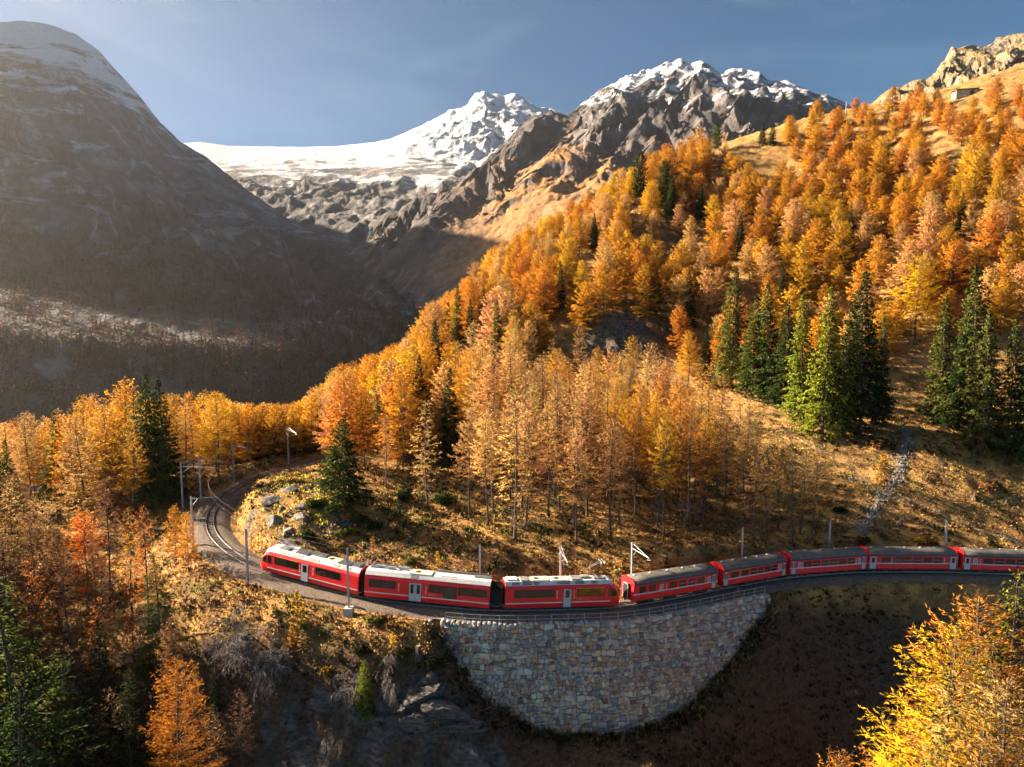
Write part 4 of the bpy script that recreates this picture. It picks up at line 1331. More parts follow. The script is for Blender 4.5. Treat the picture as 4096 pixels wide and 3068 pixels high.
COACH = [
    ('first red coach behind the railcars with its end gangway facing the cab', [('W', .065, .134), ('W', .175, .241), ('N', .30, .333), ('2', .375), ('W', .415, .489), ('W', .53, .604, True), ('W', .64, .711, True), ('W', .751, .822), ('2', .85), ('N', .876, .905), ('D', .925, .972, 2)]),
    ('second red coach, with a yellow strip over two first class windows', [('D', .018, .075, 2), ('Y', .10, .42), ('W', .126, .225), ('1', .258), ('W', .29, .387), ('W', .43, .512, True), ('W', .545, .625, True), ('W', .656, .735), ('W', .767, .845, True), ('2', .866), ('N', .885, .918), ('D', .94, .985, 2)]),
    ('third red coach, six windows between two narrow silver doors', [('D', .018, .07, 2), ('N', .105, .135), ('2', .155), ('W', .175, .26), ('W', .287, .37, True), ('W', .403, .49, True), ('W', .517, .605, True), ('W', .63, .715), ('W', .74, .826, True), ('2', .85), ('N', .876, .905), ('D', .93, .976, 2)]),
    ('fourth red coach, seen square on, with a wide silver door at each end', [('D', .014, .084, 1), ('W', .149, .246), ('2', .256), ('W', .268, .361, True), ('W', .384, .473, True), ('W', .502, .588, True), ('W', .615, .705), ('W', .727, .822, True), ('2', .852), ('D', .918, .988, 1)]),
    ('last red coach, cut off by the right edge of the picture', [('D', .014, .08, 1), ('N', .11, .155), ('2', .185), ('W', .22, .325), ('W', .345, .44, True), ('W', .465, .56), ('W', .585, .68, True), ('W', .705, .80), ('D', .915, .985, 1)]),
]
for (label, items), (A, B) in zip(COACH, ends[3:]):
    coach(A, B, label, items)
print('train', round(time.time() - T0, 1))

# ------------------------------------------------------------------ trees
def leaf_material(name, base=None, hue=0.035, transl=0.46, val=0.22):
    """Needles: colour from the tree itself, varied tuft by tuft, some light passing through."""
    g = G(name)
    if base is None:
        c = g.new('ShaderNodeObjectInfo').outputs['Color']
    else:
        c = g.mix(0.0, base, base)
    a = g.attr('var').outputs['Fac']
    if base is None:
        rn = g.new('ShaderNodeObjectInfo').outputs['Random']
        h0 = g.new('ShaderNodeHueSaturation'); g.put(h0, 'Hue', g.rng(rn, 0, 1, 0.490, 0.515)); g.put(h0, 'Value', g.rng(g.math('FRACT', g.math('MULTIPLY', rn, 7.31)), 0, 1, 0.8, 1.15)); g.put(h0, 'Color', c)
        c = h0.outputs['Color']
    hs = g.new('ShaderNodeHueSaturation')
    g.put(hs, 'Hue', g.rng(a, 0, 1, 0.5 - hue * 0.5, 0.5 + hue * 0.5)); g.put(hs, 'Saturation', 1.0); g.put(hs, 'Value', g.rng(a, 0, 1, 1 - val, 1 + val)); g.put(hs, 'Color', c)
    col = hs.outputs['Color']
    vt = g.new('ShaderNodeVectorTransform', vector_type='NORMAL', convert_from='OBJECT', convert_to='WORLD')
    g.l.new(g.attr('nrm').outputs['Vector'], vt.inputs[0])
    df = g.new('ShaderNodeBsdfDiffuse'); g.put(df, 'Color', col); g.l.new(vt.outputs[0], df.inputs['Normal'])
    tr = g.new('ShaderNodeBsdfTranslucent'); g.put(tr, 'Color', col); g.l.new(vt.outputs[0], tr.inputs['Normal'])
    mx = g.new('ShaderNodeMixShader'); mx.inputs[0].default_value = transl
    g.l.new(df.outputs[0], mx.inputs[1]); g.l.new(tr.outputs[0], mx.inputs[2]); g.l.new(mx.outputs[0], g.out.inputs['Surface'])
    g.n.remove(g.bsdf)
    return g.m


M_LEAF = leaf_material('larch_needles')
M_SPRUCE = leaf_material('evergreen_needles', None, 0.04, 0.25, 0.38)
g = G('bark'); _n = g.noise(2.5, 4, g.pos((3, 3, 0.5)))
g.base(g.mix(g.rng(_n, 0.3, 0.7), (0.045, 0.03, 0.024), (0.15, 0.105, 0.08)), 0.9, 0, 0.2)
M_BARK = g.m
M_GREYWOOD = plain('dead_wood', (0.15, 0.125, 0.115), 0.9, 0, 0.3, 4)


def unit(a):
    return a / np.maximum(np.linalg.norm(a, axis=-1, keepdims=True), 1e-9)


def kites(c, ax, ln, wd, rng, var=None):
    n = len(c); ax = unit(ax)
    r = unit(np.cross(ax, rng.normal(size=(n, 3))))
    ln = np.broadcast_to(ln, n)[:, None]; wd = np.broadcast_to(wd, n)[:, None]
    V = np.stack([c - ax * ln * 0.5, c + r * wd * 0.5 - ax * ln * 0.05, c + ax * ln * 0.5, c - r * wd * 0.5 - ax * ln * 0.05], 1).reshape(-1, 3)
    F = np.arange(4 * n).reshape(-1, 4)
    var = rng.uniform(0, 1, n) if var is None else var
    return V, F, np.repeat(var, 4)


def tubes(P0, P1, r0, r1):
    """Many three-sided sticks."""
    ax = unit(P1 - P0); n = len(P0)
    a = np.where(np.abs(ax[:, 2:3]) < 0.9, np.array([[0, 0, 1.0]]), np.array([[1.0, 0, 0]]))
    e1 = unit(np.cross(ax, a)); e2 = np.cross(ax, e1)
    V = []
    for P, r in ((P0, r0), (P1, r1)):
        for k in range(3):
            an = 2.094 * k
            V.append(P + (e1 * math.cos(an) + e2 * math.sin(an)) * np.broadcast_to(r, n)[:, None])
    V = np.stack(V, 1)                                              # n,6,3
    b = np.arange(n)[:, None] * 6
    F = np.concatenate([b + np.array([[k, (k + 1) % 3, 3 + (k + 1) % 3, 3 + k]]) for k in range(3)])
    return V.reshape(-1, 3), F


def conifer(seed, H, R, hb, nbr, kind='larch', tuft=(0.34, 0.12), dens=1.0, dead=0, thin=0.0, jit=0.42, limbs=True):
    """Trunk (with limbs) and crown as two meshes, foot at the origin."""
    rng = np.random.default_rng(seed)
    lean = rng.normal(0, 0.012, 2) * H
    def axisp(h):
        t = np.asarray(h) / H
        return np.stack([lean[0] * t ** 2 + 0.012 * H * np.sin(t * 5 + seed), lean[1] * t ** 2 + 0.012 * H * np.cos(t * 4 + seed * 2) - 0.012 * H * math.cos(seed * 2), np.asarray(h)], -1) * 1.0
    r0 = 0.0085 * H + 0.02
    nh = 13 if limbs else 3; na = 7 if limbs else 4
    hs = np.linspace(-0.6, H, nh)
    pts = axisp(np.maximum(hs, 0)); pts[:, 2] = hs
    rad = r0 * (1 - np.maximum(hs, 0) / H) ** 0.8 + 0.015; rad[0] *= 1.5; rad[1] *= 1.1
    an = np.linspace(0, 2 * np.pi, na + 1)[:-1]
    TV = (pts[:, None] + rad[:, None, None] * np.stack([np.cos(an), np.sin(an), 0 * an], -1)[None]).reshape(-1, 3)
    i = (np.arange(nh - 1)[:, None] * na + np.arange(na)[None]); j = (np.arange(nh - 1)[:, None] * na + (np.arange(na)[None] + 1) % na)
    TF = np.stack([i, j, j + na, i + na], -1).reshape(-1, 4)
    # limbs
    q = (np.arange(nbr) + rng.uniform(0, 1, nbr)) / nbr
    if kind == 'larch': t = q ** 0.85
    else: t = q ** 0.9
    h = hb * H + (0.985 - hb) * H * t
    if kind == 'larch':
        L = R * (1 - t) ** 0.66 * np.minimum(1, 0.5 + t * 3.0) + 0.08 * R
        L *= rng.uniform(0.70, 1.12, nbr)
        up = 0.15 + 0.75 * t ** 1.5 + rng.normal(0, 0.10, nbr); sag = 0.55 * (1 - t) + 0.1; tip = 0.42
    elif kind == 'spruce':
        L = R * (1 - t) ** 0.82 * np.minimum(1, 0.6 + t * 4) + 0.06 * R
        L *= rng.uniform(0.72, 1.15, nbr)
        up = 0.05 + 0.55 * t ** 2 + rng.normal(0, 0.07, nbr); sag = 0.85 * (1 - 0.6 * t); tip = 0.50
    else:                                                             # stone pine: round, dense, upswept
        L = R * np.sqrt(np.clip(1 - (t * 1.02 - 0.25) ** 2 / 0.62, 0.02, 1)) * rng.uniform(0.75, 1.1, nbr)
        up = 0.35 + 0.6 * t + rng.normal(0, 0.08, nbr); sag = 0.5; tip = 0.55
    az = np.arange(nbr) * 2.3999 + rng.normal(0, 0.35, nbr)
    out = np.stack([np.cos(az), np.sin(az), 0 * az], -1)
    base = axisp(h)
    def limb(s):                                                      # s (k,) -> nbr,k,3
        s = np.asarray(s)[None, :, None]
        z = (up[:, None, None] * s - (np.broadcast_to(sag, nbr)[:, None, None]) * s ** 2 + tip * s ** 3)
        return base[:, None] + L[:, None, None] * (out[:, None] * s + np.array([0, 0, 1.0]) * z)
    sg = np.linspace(0, 1, 5)
    LP = limb(sg)
    r_l = np.clip(L * 0.013, 0.012, 0.06)
    for k in range(4 if limbs else 0):
        V, F = tubes(LP[:, k], LP[:, k + 1], r_l * (1 - 0.2 * k), r_l * (1 - 0.2 * (k + 1)) + 0.004)
        TF = np.concatenate([TF, F + len(TV)]); TV = np.concatenate([TV, V])
    if dead:                                                          # bare snags below the crown
        hd = rng.uniform(0.10, max(hb, 0.14), dead) * H
        ad = rng.uniform(0, 6.28, dead); Ld = rng.uniform(0.25, 0.85, dead) * R * 0.8
        P0 = axisp(hd); P1 = P0 + Ld[:, None] * np.stack([np.cos(ad), np.sin(ad), rng.uniform(-0.35, 0.1, dead)], -1)
        P2 = P1 + 0.35 * Ld[:, None] * np.stack([np.cos(ad), np.sin(ad), rng.uniform(0.0, 0.5, dead)], -1)
        for a_, b_, ra, rb in ((P0, P1, 0.026, 0.018), (P1, P2, 0.018, 0.008)):
            V, F = tubes(a_, b_, ra, rb); TF = np.concatenate([TF, F + len(TV)]); TV = np.concatenate([TV, V])
    # twigs along the limbs
    ntw = np.maximum(4 if limbs else 2, (L / (0.15 / dens)).astype(int))
    bi = np.repeat(np.arange(nbr), ntw)
    s = rng.uniform(0.10, 1.0, len(bi)) ** 0.8
    if thin: keep = rng.uniform(0, 1, len(bi)) > thin; bi, s = bi[keep], s[keep]
    z = up[bi] * s - np.broadcast_to(sag, nbr)[bi] * s ** 2 + tip * s ** 3
    p = base[bi] + L[bi, None] * (out[bi] * s[:, None] + np.stack([0 * z, 0 * z, z], -1))
    side = np.stack([-out[bi, 1], out[bi, 0], 0 * s], -1) * np.where(rng.uniform(0, 1, len(bi)) < 0.5, -1, 1)[:, None]
    tl = L[bi] * rng.uniform(0.18, 0.46, len(bi)) * (1.15 - 0.65 * s) + 0.12
    dr = -0.10 if kind == 'larch' else (-0.45 if kind == 'spruce' else 0.35)
    td = unit(out[bi] * rng.uniform(0.35, 1.0, len(bi))[:, None] + side * rng.uniform(0.4, 1.0, len(bi))[:, None] + np.array([0, 0, 1.0]) * (dr + rng.normal(0, 0.28, len(bi)))[:, None])
    nk = np.maximum(2, (tl / (tuft[0] * 0.36)).astype(int))
    ki = np.repeat(np.arange(len(bi)), nk)
    ss_ = rng.uniform(0, 1, len(ki))
    c = p[ki] + td[ki] * (tl[ki] * ss_)[:, None] + rng.normal(0, 0.025, (len(ki), 3))
    ax = td[ki] + rng.normal(0, jit, (len(ki), 3)) + (np.array([0, 0, 0.35]) if kind == 'larch' else 0)
    bvar = rng.uniform(0, 1, nbr)
    var = np.clip(0.45 * bvar[bi[ki]] + 0.55 * rng.uniform(0, 1, len(ki)), 0, 1)
    CV, CF, va = kites(c, ax, tuft[0] * rng.uniform(0.7, 1.3, len(ki)), tuft[1] * rng.uniform(0.7, 1.4, len(ki)), rng, var)
    axc = axisp(c[:, 2]); og = c - axc; og[:, 2] = 0
    nr = unit(og / (0.6 * np.linalg.norm(og, axis=1, keepdims=True) + 0.25 * R) + np.array([0, 0, 0.45]) + rng.normal(0, 0.42, (len(c), 3)))
    nr = np.repeat(nr, 4, 0)
    # leader shoot
    k = 14 if limbs else 4
    lc = axisp(np.linspace(0.955, 1.0, k) * H) + rng.normal(0, 0.03, (k, 3))
    V, F, v2 = kites(lc, np.array([[0, 0, 1.0]]) + rng.normal(0, 0.5, (k, 3)), tuft[0], tuft[1], rng)
    CF = np.concatenate([CF, F + len(CV)]); CV = np.concatenate([CV, V]); va = np.concatenate([va, v2])
    nr = np.concatenate([nr, np.repeat(unit(np.array([[0, 0, 0.6]]) + rng.normal(0, 0.5, (k, 3))), 4, 0)])
    return TV, TF, CV, CF, va, nr


def make_proto(seed, H, R, hb, nbr, kind, **kw):
    TV, TF, CV, CF, va, nr = conifer(seed, H, R, hb, nbr, kind, **kw)
    tm = np_mesh('trunk', TV, TF, True); tm.materials.append(M_BARK)
    cm = np_mesh('crown', CV, CF, False, {'var': va}, None, {'nrm': nr}); cm.materials.append(M_LEAF if kind == 'larch' else M_SPRUCE)
    return tm, cm, H


PROTO = {
    # full hillside larches, tall thin-crowned forest larches, detailed foreground larches, spruces, stone pines, young larch
    'hill': [make_proto(100 + k, 16, 4.7 + 0.6 * (k % 3), 0.08 + 0.04 * (k % 2), 105, 'larch', tuft=(0.38, 0.13), dens=1.3, dead=8) for k in range(5)],
    'stand': [make_proto(140 + k, 21, 3.8 + 0.4 * (k % 3), 0.42 - 0.05 * (k % 3), 92, 'larch', tuft=(0.30, 0.075), dens=1.2, dead=60, thin=0.10) for k in range(5)],
    'full': [make_proto(180 + k, 20, 5.2 + 0.5 * (k % 2), 0.15, 116, 'larch', tuft=(0.34, 0.10), dens=1.0, dead=24) for k in range(4)],
    'bare': [make_proto(200 + k, 19, 3.4, 0.26, 80, 'larch', tuft=(0.28, 0.06), dens=0.9, dead=50, thin=0.3) for k in range(3)],
    'near': [make_proto(220 + k, 20, 4.9, 0.12, 160, 'larch', tuft=(0.24, 0.030), dens=1.45, dead=20, jit=0.36) for k in range(2)],
    'spruce': [make_proto(240 + k, 24, 4.3 + 0.5 * (k % 2), 0.04 + 0.06 * (k % 2), 190, 'spruce', tuft=(0.46, 0.19), dens=1.0) for k in range(4)],
    'spruce_near': [make_proto(246 + k, 24, 4.2, 0.05, 200, 'spruce', tuft=(0.26, 0.085), dens=1.35) for k in range(2)],
    'bushy': [make_proto(250, 13, 4.8, 0.03, 130, 'spruce', tuft=(0.36, 0.16), dens=1.1)],
    'pine': [make_proto(260 + k, 13, 3.2, 0.08, 120, 'pine', tuft=(0.42, 0.17), dens=0.9) for k in range(2)],
    'sapling': [make_proto(270 + k, 3.2, 0.8, 0.05, 40, 'larch', tuft=(0.22, 0.08), dens=1.4) for k in range(2)],
}
print('protos', sum(len(p[1].polygons) for k in PROTO.values() for p in k), round(time.time() - T0, 1))

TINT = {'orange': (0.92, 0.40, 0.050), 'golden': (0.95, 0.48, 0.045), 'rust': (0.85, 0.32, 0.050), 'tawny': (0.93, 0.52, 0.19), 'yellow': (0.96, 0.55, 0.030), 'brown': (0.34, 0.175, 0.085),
        'far1': (0.20, 0.125, 0.095), 'far2': (0.28, 0.14, 0.085), 'far3': (0.30, 0.18, 0.12), 'green': (0.095, 0.125, 0.028), 'dark': (0.046, 0.068, 0.020), 'lime': (0.25, 0.27, 0.032), 'olive': (0.17, 0.165, 0.034)}
TREES = []                                                            # every planted tree: dict


def plant(kind, x, y, height, tint, label=None, name=None, group=None, rz=None, wide=1.0, sink=0.1, seed=None):
    TREES.append(dict(kind=kind, x=float(x), y=float(y), h=float(height), tint=tint, label=label, name=name, group=group, rz=rz, wide=wide, sink=sink))


def tree_at(kind, u, v_top, d, height, tint, label, name=None, wide=1.0, group=None):
    """Tree whose top shows at (u, v_top), d metres off; it stands on the hillside below that point."""
    p = at(u, v_top, d)
    g_ = float(hz(p[0], p[1]))
    plant(kind, p[0], p[1], p[2] - g_ + 0.1 if height is None else height, tint, label, name, group, wide=wide)


def tree_ft(kind, u, v_top, v_foot, tint, label, name=None, wide=1.0):
    """Tree whose foot shows at (u, v_foot) on the hillside and whose top shows at v_top."""
    q = ground_hit(u, v_foot)
    d = proj(q)[2]
    plant(kind, q[0], q[1], (v_foot - v_top) / FPX * d * 1.02, tint, label, name, None, wide=wide)


# single trees that stand out
for kind, u, vt, vf, tint, lab, w in [
        ('bushy', 345, 419, 506, 'green', 'dark broad spruce alone on the rocky knoll inside the hairpin', 1.0),
        ('spruce', 451, 369, 468, 'dark', 'tall dark spruce rising behind the centre of the larch stand', 0.85),
        ('spruce', 420, 356, 445, 'dark', 'dark spruce just left of the tall spruce behind the larch stand', 0.85),
        ('spruce', 152, 374, 508, 'green', 'tall spruce in the valley side row, left of the twin beside it', 0.9),
        ('spruce', 167, 380, 506, 'green', 'tall spruce in the valley side row, right of its twin', 0.9),
        ('spruce', 104, 382, 476, 'green', 'slim spruce among larches beyond the left meadow edge', 0.75),
        ('spruce', 257, 388, 458, 'green', 'single spruce above the outer bend of the hairpin track', 0.7),
        ('spruce', 27, 400, 482, 'dark', 'leftmost spruce in the backlit row at the valley edge', 0.9),
        ('spruce', 4, 448, 535, 'dark', 'dark spruce cut by the left edge under the glow', 0.9),
        ('spruce', 731, 270, 392, 'olive', 'slim olive spruce at the left end of the spruce clump above the meadow', 0.8),
        ('spruce', 752, 296, 398, 'green', 'second spruce from the left in the clump above the meadow', 0.95),
        ('spruce', 768, 286, 402, 'green', 'third spruce from the left in the clump above the meadow', 0.95),
        ('spruce', 784, 302, 408, 'dark', 'dark spruce in the middle of the clump above the meadow', 0.95),
        ('spruce', 803, 296, 424, 'lime', 'sunlit yellow green spruce left of the brightest one in the clump', 0.9),
        ('spruce', 822, 290, 440, 'lime', 'brightest yellow green spruce fronting the clump above the meadow', 0.88),
        ('spruce', 858, 276, 430, 'dark', 'tallest dark spruce at the right of the clump above the meadow', 0.95),
        ('spruce', 842, 322, 436, 'olive', 'olive spruce in front of the tallest dark one in the clump', 1.0),
        ('spruce', 879, 318, 424, 'green', 'thin spruce standing alone right of the clump above the meadow', 0.65),
        ('spruce', 706, 331, 386, 'dark', 'short dark spruce at the left foot of the spruce clump', 0.9),
        ('spruce', 936, 300, 424, 'green', 'leftmost spruce of the right hand group by the meadow', 0.9),
        ('spruce', 968, 270, 432, 'green', 'tallest spruce of the right hand group by the meadow', 0.9),
        ('spruce', 982, 312, 456, 'olive', 'spruce with bare pale lower trunk in the right hand group', 0.75),
        ('spruce', 1004, 322, 458, 'green', 'second from right spruce of the group at the right edge', 0.75),
        ('spruce', 1022, 300, 462, 'dark', 'dark spruce at the right edge above the meadow', 0.9),
        ('spruce', 953, 332, 430, 'dark', 'dark spruce tucked behind the right hand group', 0.9),
        ('pine', 640, 155, 206, 'dark', 'leftmost dark stone pine high on the ridge crest', 0.62),
        ('pine', 664, 164, 212, 'green', 'middle dark stone pine high on the ridge crest', 0.7),
        ('spruce', 671, 178, 220, 'dark', 'lower dark spruce below the ridge crest pines', 1.0),
        ('pine', 716, 126, 154, 'green', 'round topped stone pine on the skyline', 0.85),
        ('spruce', 762, 125, 146, 'dark', 'left of two small spruces on the skyline', 1.3),
        ('spruce', 772, 123, 146, 'dark', 'right of two small spruces on the skyline', 1.3),
        ('spruce', 458, 287, 345, 'green', 'left spruce of the pair at the dark valley rim', 0.8),
        ('spruce', 483, 290, 350, 'dark', 'right spruce of the pair at the dark valley rim', 0.8),
        ('spruce', 448, 303, 345, 'dark', 'short spruce at the valley rim', 0.9),
        ('spruce', 594, 215, 252, 'dark', 'slim dark spruce amid golden larches on the left slope', 0.9),
        ('pine', 655, 283, 316, 'green', 'green pine beside the dark crag', 1.1),
        ('spruce', 780, 265, 320, 'dark', 'slim dark spruce in the upper larch wood', 0.7),
        ('spruce', 700, 185, 222, 'dark', 'dark spruce in the middle of the upper larch wood', 0.9),
        ('pine', 540, 222, 240, 'dark', 'small dark pine on the left skyline of the slope', 1.2),
        ('spruce', 470, 300, 350, 'dark', 'dark spruce in the valley rim larches', 0.8),
        ('spruce', 60, 412, 500, 'green', 'spruce between the leftmost spruce and the slim one in the backlit row', 0.85),
        ('spruce', 14, 440, 520, 'green', 'spruce close to the left edge above the dark slope', 0.9),
        ('spruce', 380, 395, 455, 'olive', 'olive spruce just behind the knoll top', 0.9),
        ('spruce', 436, 322, 392, 'dark', 'dark spruce on the spur below the valley rim pair', 0.85),
        ('spruce', 497, 300, 362, 'green', 'green spruce right of the valley rim pair', 0.8),
        ('spruce', 560, 262, 310, 'dark', 'dark spruce left above the crag', 0.85),
        ('spruce', 690, 272, 330, 'green', 'green spruce right above the crag', 0.85),
        ('spruce', 740, 215, 262, 'dark', 'dark spruce below the open skyline meadow', 0.8),
        ('spruce', 850, 205, 252, 'dark', 'dark spruce in the wood under the upper meadow', 0.8),
        ('spruce', 960, 195, 240, 'dark', 'dark spruce high in the right hand wood', 0.8)]:
    tree_ft(kind, u, vt, vf, tint, lab, 'stone_pine_tree' if kind == 'pine' else 'spruce_tree', w)
# foreground
tree_at('near', 175, 660, 70, None, 'orange', 'bright orange larch lit up against the dark lower left', 'larch_tree', 0.95)
tree_at('spruce_near', 154, 552, 85, None, 'green', 'green spruce below the left bench of the railway', 'spruce_tree', 1.1)
tree_at('spruce_near', -8, 572, 66, None, 'green', 'large shadowy spruce at the lower left edge', 'spruce_tree', 1.5)
tree_at('spruce_near', 60, 655, 74, None, 'dark', 'dark spruce in the shade at the lower left', 'spruce_tree', 1.4)
tree_at('spruce_near', 20, 690, 64, None, 'dark', 'darkest spruce in the bottom left corner', 'spruce_tree', 1.5)
tree_at('spruce_near', 215, 668, 80, None, 'dark', 'dark spruce right of the bright orange larch', 'spruce_tree', 1.0)
tree_at('spruce_near', 100, 625, 82, None, 'dark', 'dark spruce above the bottom left corner group', 'spruce_tree', 1.2)
tree_at('spruce_near', 128, 668, 76, None, 'dark', 'dark spruce left of the bright orange larch', 'spruce_tree', 1.1)
tree_at('bare', 240, 690, 76, None, 'brown', 'bare brown larch right of the bright orange one', 'larch_tree', 1.1)
tree_at('bare', 110, 690, 76, None, 'brown', 'bare brown larch left of the bright orange one', 'larch_tree', 1.1)
tree_at('near', 952, 628, 60, None, 'yellow', 'brilliant yellow larch in the right foreground', 'larch_tree', 1.12)
tree_at('near', 970, 590, 70, None, 'orange', 'orange larch behind the yellow one in the right foreground', 'larch_tree', 1.2)
tree_at('spruce_near', 1017, 565, 68, None, 'olive', 'tall olive spruce rising in front of the last coach', 'spruce_tree', 1.1)
tree_at('spruce_near', 953, 668, 54, None, 'olive', 'olive spruce between the foreground larches', 'spruce_tree', 0.8)
tree_at('spruce_near', 992, 640, 58, None, 'olive', 'olive spruce behind the tawny corner larch', 'spruce_tree', 1.0)
tree_at('near', 1025, 677, 52, None, 'tawny', 'tawny larch at the lower right corner', 'larch_tree', 1.25)
tree_at('near', 980, 722, 50, None, 'golden', 'golden larch at the bottom right', 'larch_tree', 1.0)
tree_at('near', 843, 752, 62, None, 'orange', 'orange larch tip poking up at the bottom edge', 'larch_tree', 0.9)
# by the hairpin and on the left bench
tree_at('full', 174, 505, 101, None, 'rust', 'rust red larch with two bare stems on the left bench', 'larch_tree', 0.75)
tree_at('full', 186, 512, 97, None, 'orange', 'rust larch nearest the hairpin mast on the left bench', 'larch_tree', 0.7)
tree_at('full', 124, 380, 128, None, 'golden', 'pale golden larch tall in the left row', 'larch_tree', 0.95)
tree_at('full', 216, 392, 127, None, 'yellow', 'glowing yellow orange larch right behind the hairpin', 'larch_tree', 1.0)
tree_at('full', 60, 540, 101, None, 'orange', 'small orange larch in the shade of the left slope', 'larch_tree', 0.8)
tree_at('bare', 385, 415, 117, None, 'tawny', 'thin pale larch with bare branches beside the knoll spruce', 'larch_tree', 1.0)
tree_at('bare', 425, 400, 112, None, 'tawny', 'nearly bare larch with pale trunk above the knoll', 'larch_tree', 1.0)
for u, vt, vf, tint, lab in [(754, 436, 545, 'tawny', 'thin bare trunked larch at the left of the sparse row behind the second coach'), (765, 432, 546, 'tawny', 'second thin larch from left in the sparse row behind the second coach'), (778, 445, 530, 'golden', 'golden tipped thin larch behind the second coach'), (792, 452, 545, 'brown', 'short bare larch in the sparse row behind the third coach'),
                              (800, 440, 535, 'tawny', 'thin larch with a straight dark trunk behind the third coach'), (813, 437, 534, 'tawny', 'rightmost thin larch of the sparse row, nearest the path'), (741, 428, 540, 'orange', 'orange thin larch where the stand ends on the right')]:
    tree_ft('bare', u, vt, vf, tint, lab, 'larch_tree', 0.9)
tree_ft('full', 688, 332, 388, 'golden', 'orange yellow larch left of the spruce clump', 'larch_tree', 1.0)
tree_ft('full', 915, 258, 345, 'yellow', 'wide bright yellow larch between the two spruce groups', 'larch_tree', 1.3)

# forest larches, scattered over their ground
FOREST = {
    # zone: (outline of the feet in the picture, spacing, kinds, height range, tints, depth range, count)
    'stand': ([(438, 462), (455, 520), (520, 548), (600, 548), (690, 535), (735, 525), (745, 500), (720, 470), (690, 462), (640, 428), (560, 412), (470, 415)], 4.7, ['stand', 'stand', 'bare'], (17, 23), ['tawny', 'tawny', 'tawny', 'orange', 'golden'], (100, 176)),
    'valley row': ([(0, 470), (0, 548), (70, 552), (140, 528), (182, 500), (205, 478), (240, 462), (300, 449), (340, 440), (330, 400), (250, 425), (180, 430), (100, 445), (0, 455)], 5.6, ['full', 'full', 'stand', 'bare'], (15, 20), ['tawny', 'golden', 'tawny', 'orange', 'golden'], (112, 165)),
    'spur': ([(310, 445), (345, 470), (400, 478), (440, 470), (470, 420), (520, 400), (540, 365), (480, 350), (450, 300), (400, 325), (340, 385), (300, 420)], 4.8, ['full', 'stand', 'full', 'hill'], (14, 20), ['golden', 'orange', 'tawny', 'yellow', 'orange'], (125, 232)),
    'hill': ([(380, 345), (430, 300), (470, 262), (535, 222), (590, 192), (650, 166), (690, 160), (712, 158), (735, 175), (800, 188), (850, 185), (880, 150), (930, 142), (1030, 140), (1030, 345), (900, 345), (880, 372), (770, 390), (690, 372), (662, 335), (638, 318), (592, 318), (575, 350), (545, 375), (480, 355)], 6.3, ['hill', 'hill', 'full', 'hill'], (11, 17), ['orange', 'orange', 'rust', 'tawny', 'golden', 'tawny', 'golden', 'yellow'], (165, 345)),
    'hairpin rim': (None, 3.6, ['full', 'stand'], (14, 19), ['golden', 'orange', 'tawny'], (136, 172)),
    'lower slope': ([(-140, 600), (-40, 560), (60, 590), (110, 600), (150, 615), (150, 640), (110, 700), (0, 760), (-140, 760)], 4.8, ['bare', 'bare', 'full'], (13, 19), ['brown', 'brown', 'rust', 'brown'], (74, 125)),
    'gully wood': ([(115, 665), (200, 675), (225, 720), (225, 800), (60, 800), (80, 700)], 3.8, ['bare', 'bare', 'stand'], (9, 14), ['brown', 'brown', 'rust'], (70, 92)),
    'ridge': ([(785, 132), (800, 118), (835, 115), (870, 118), (890, 106), (1030, 108), (1030, 142), (880, 155), (850, 180), (790, 170)], 9.0, ['hill'], (9, 14), ['rust', 'orange'], (260, 345)),
}
rf_ = np.random.default_rng(5)
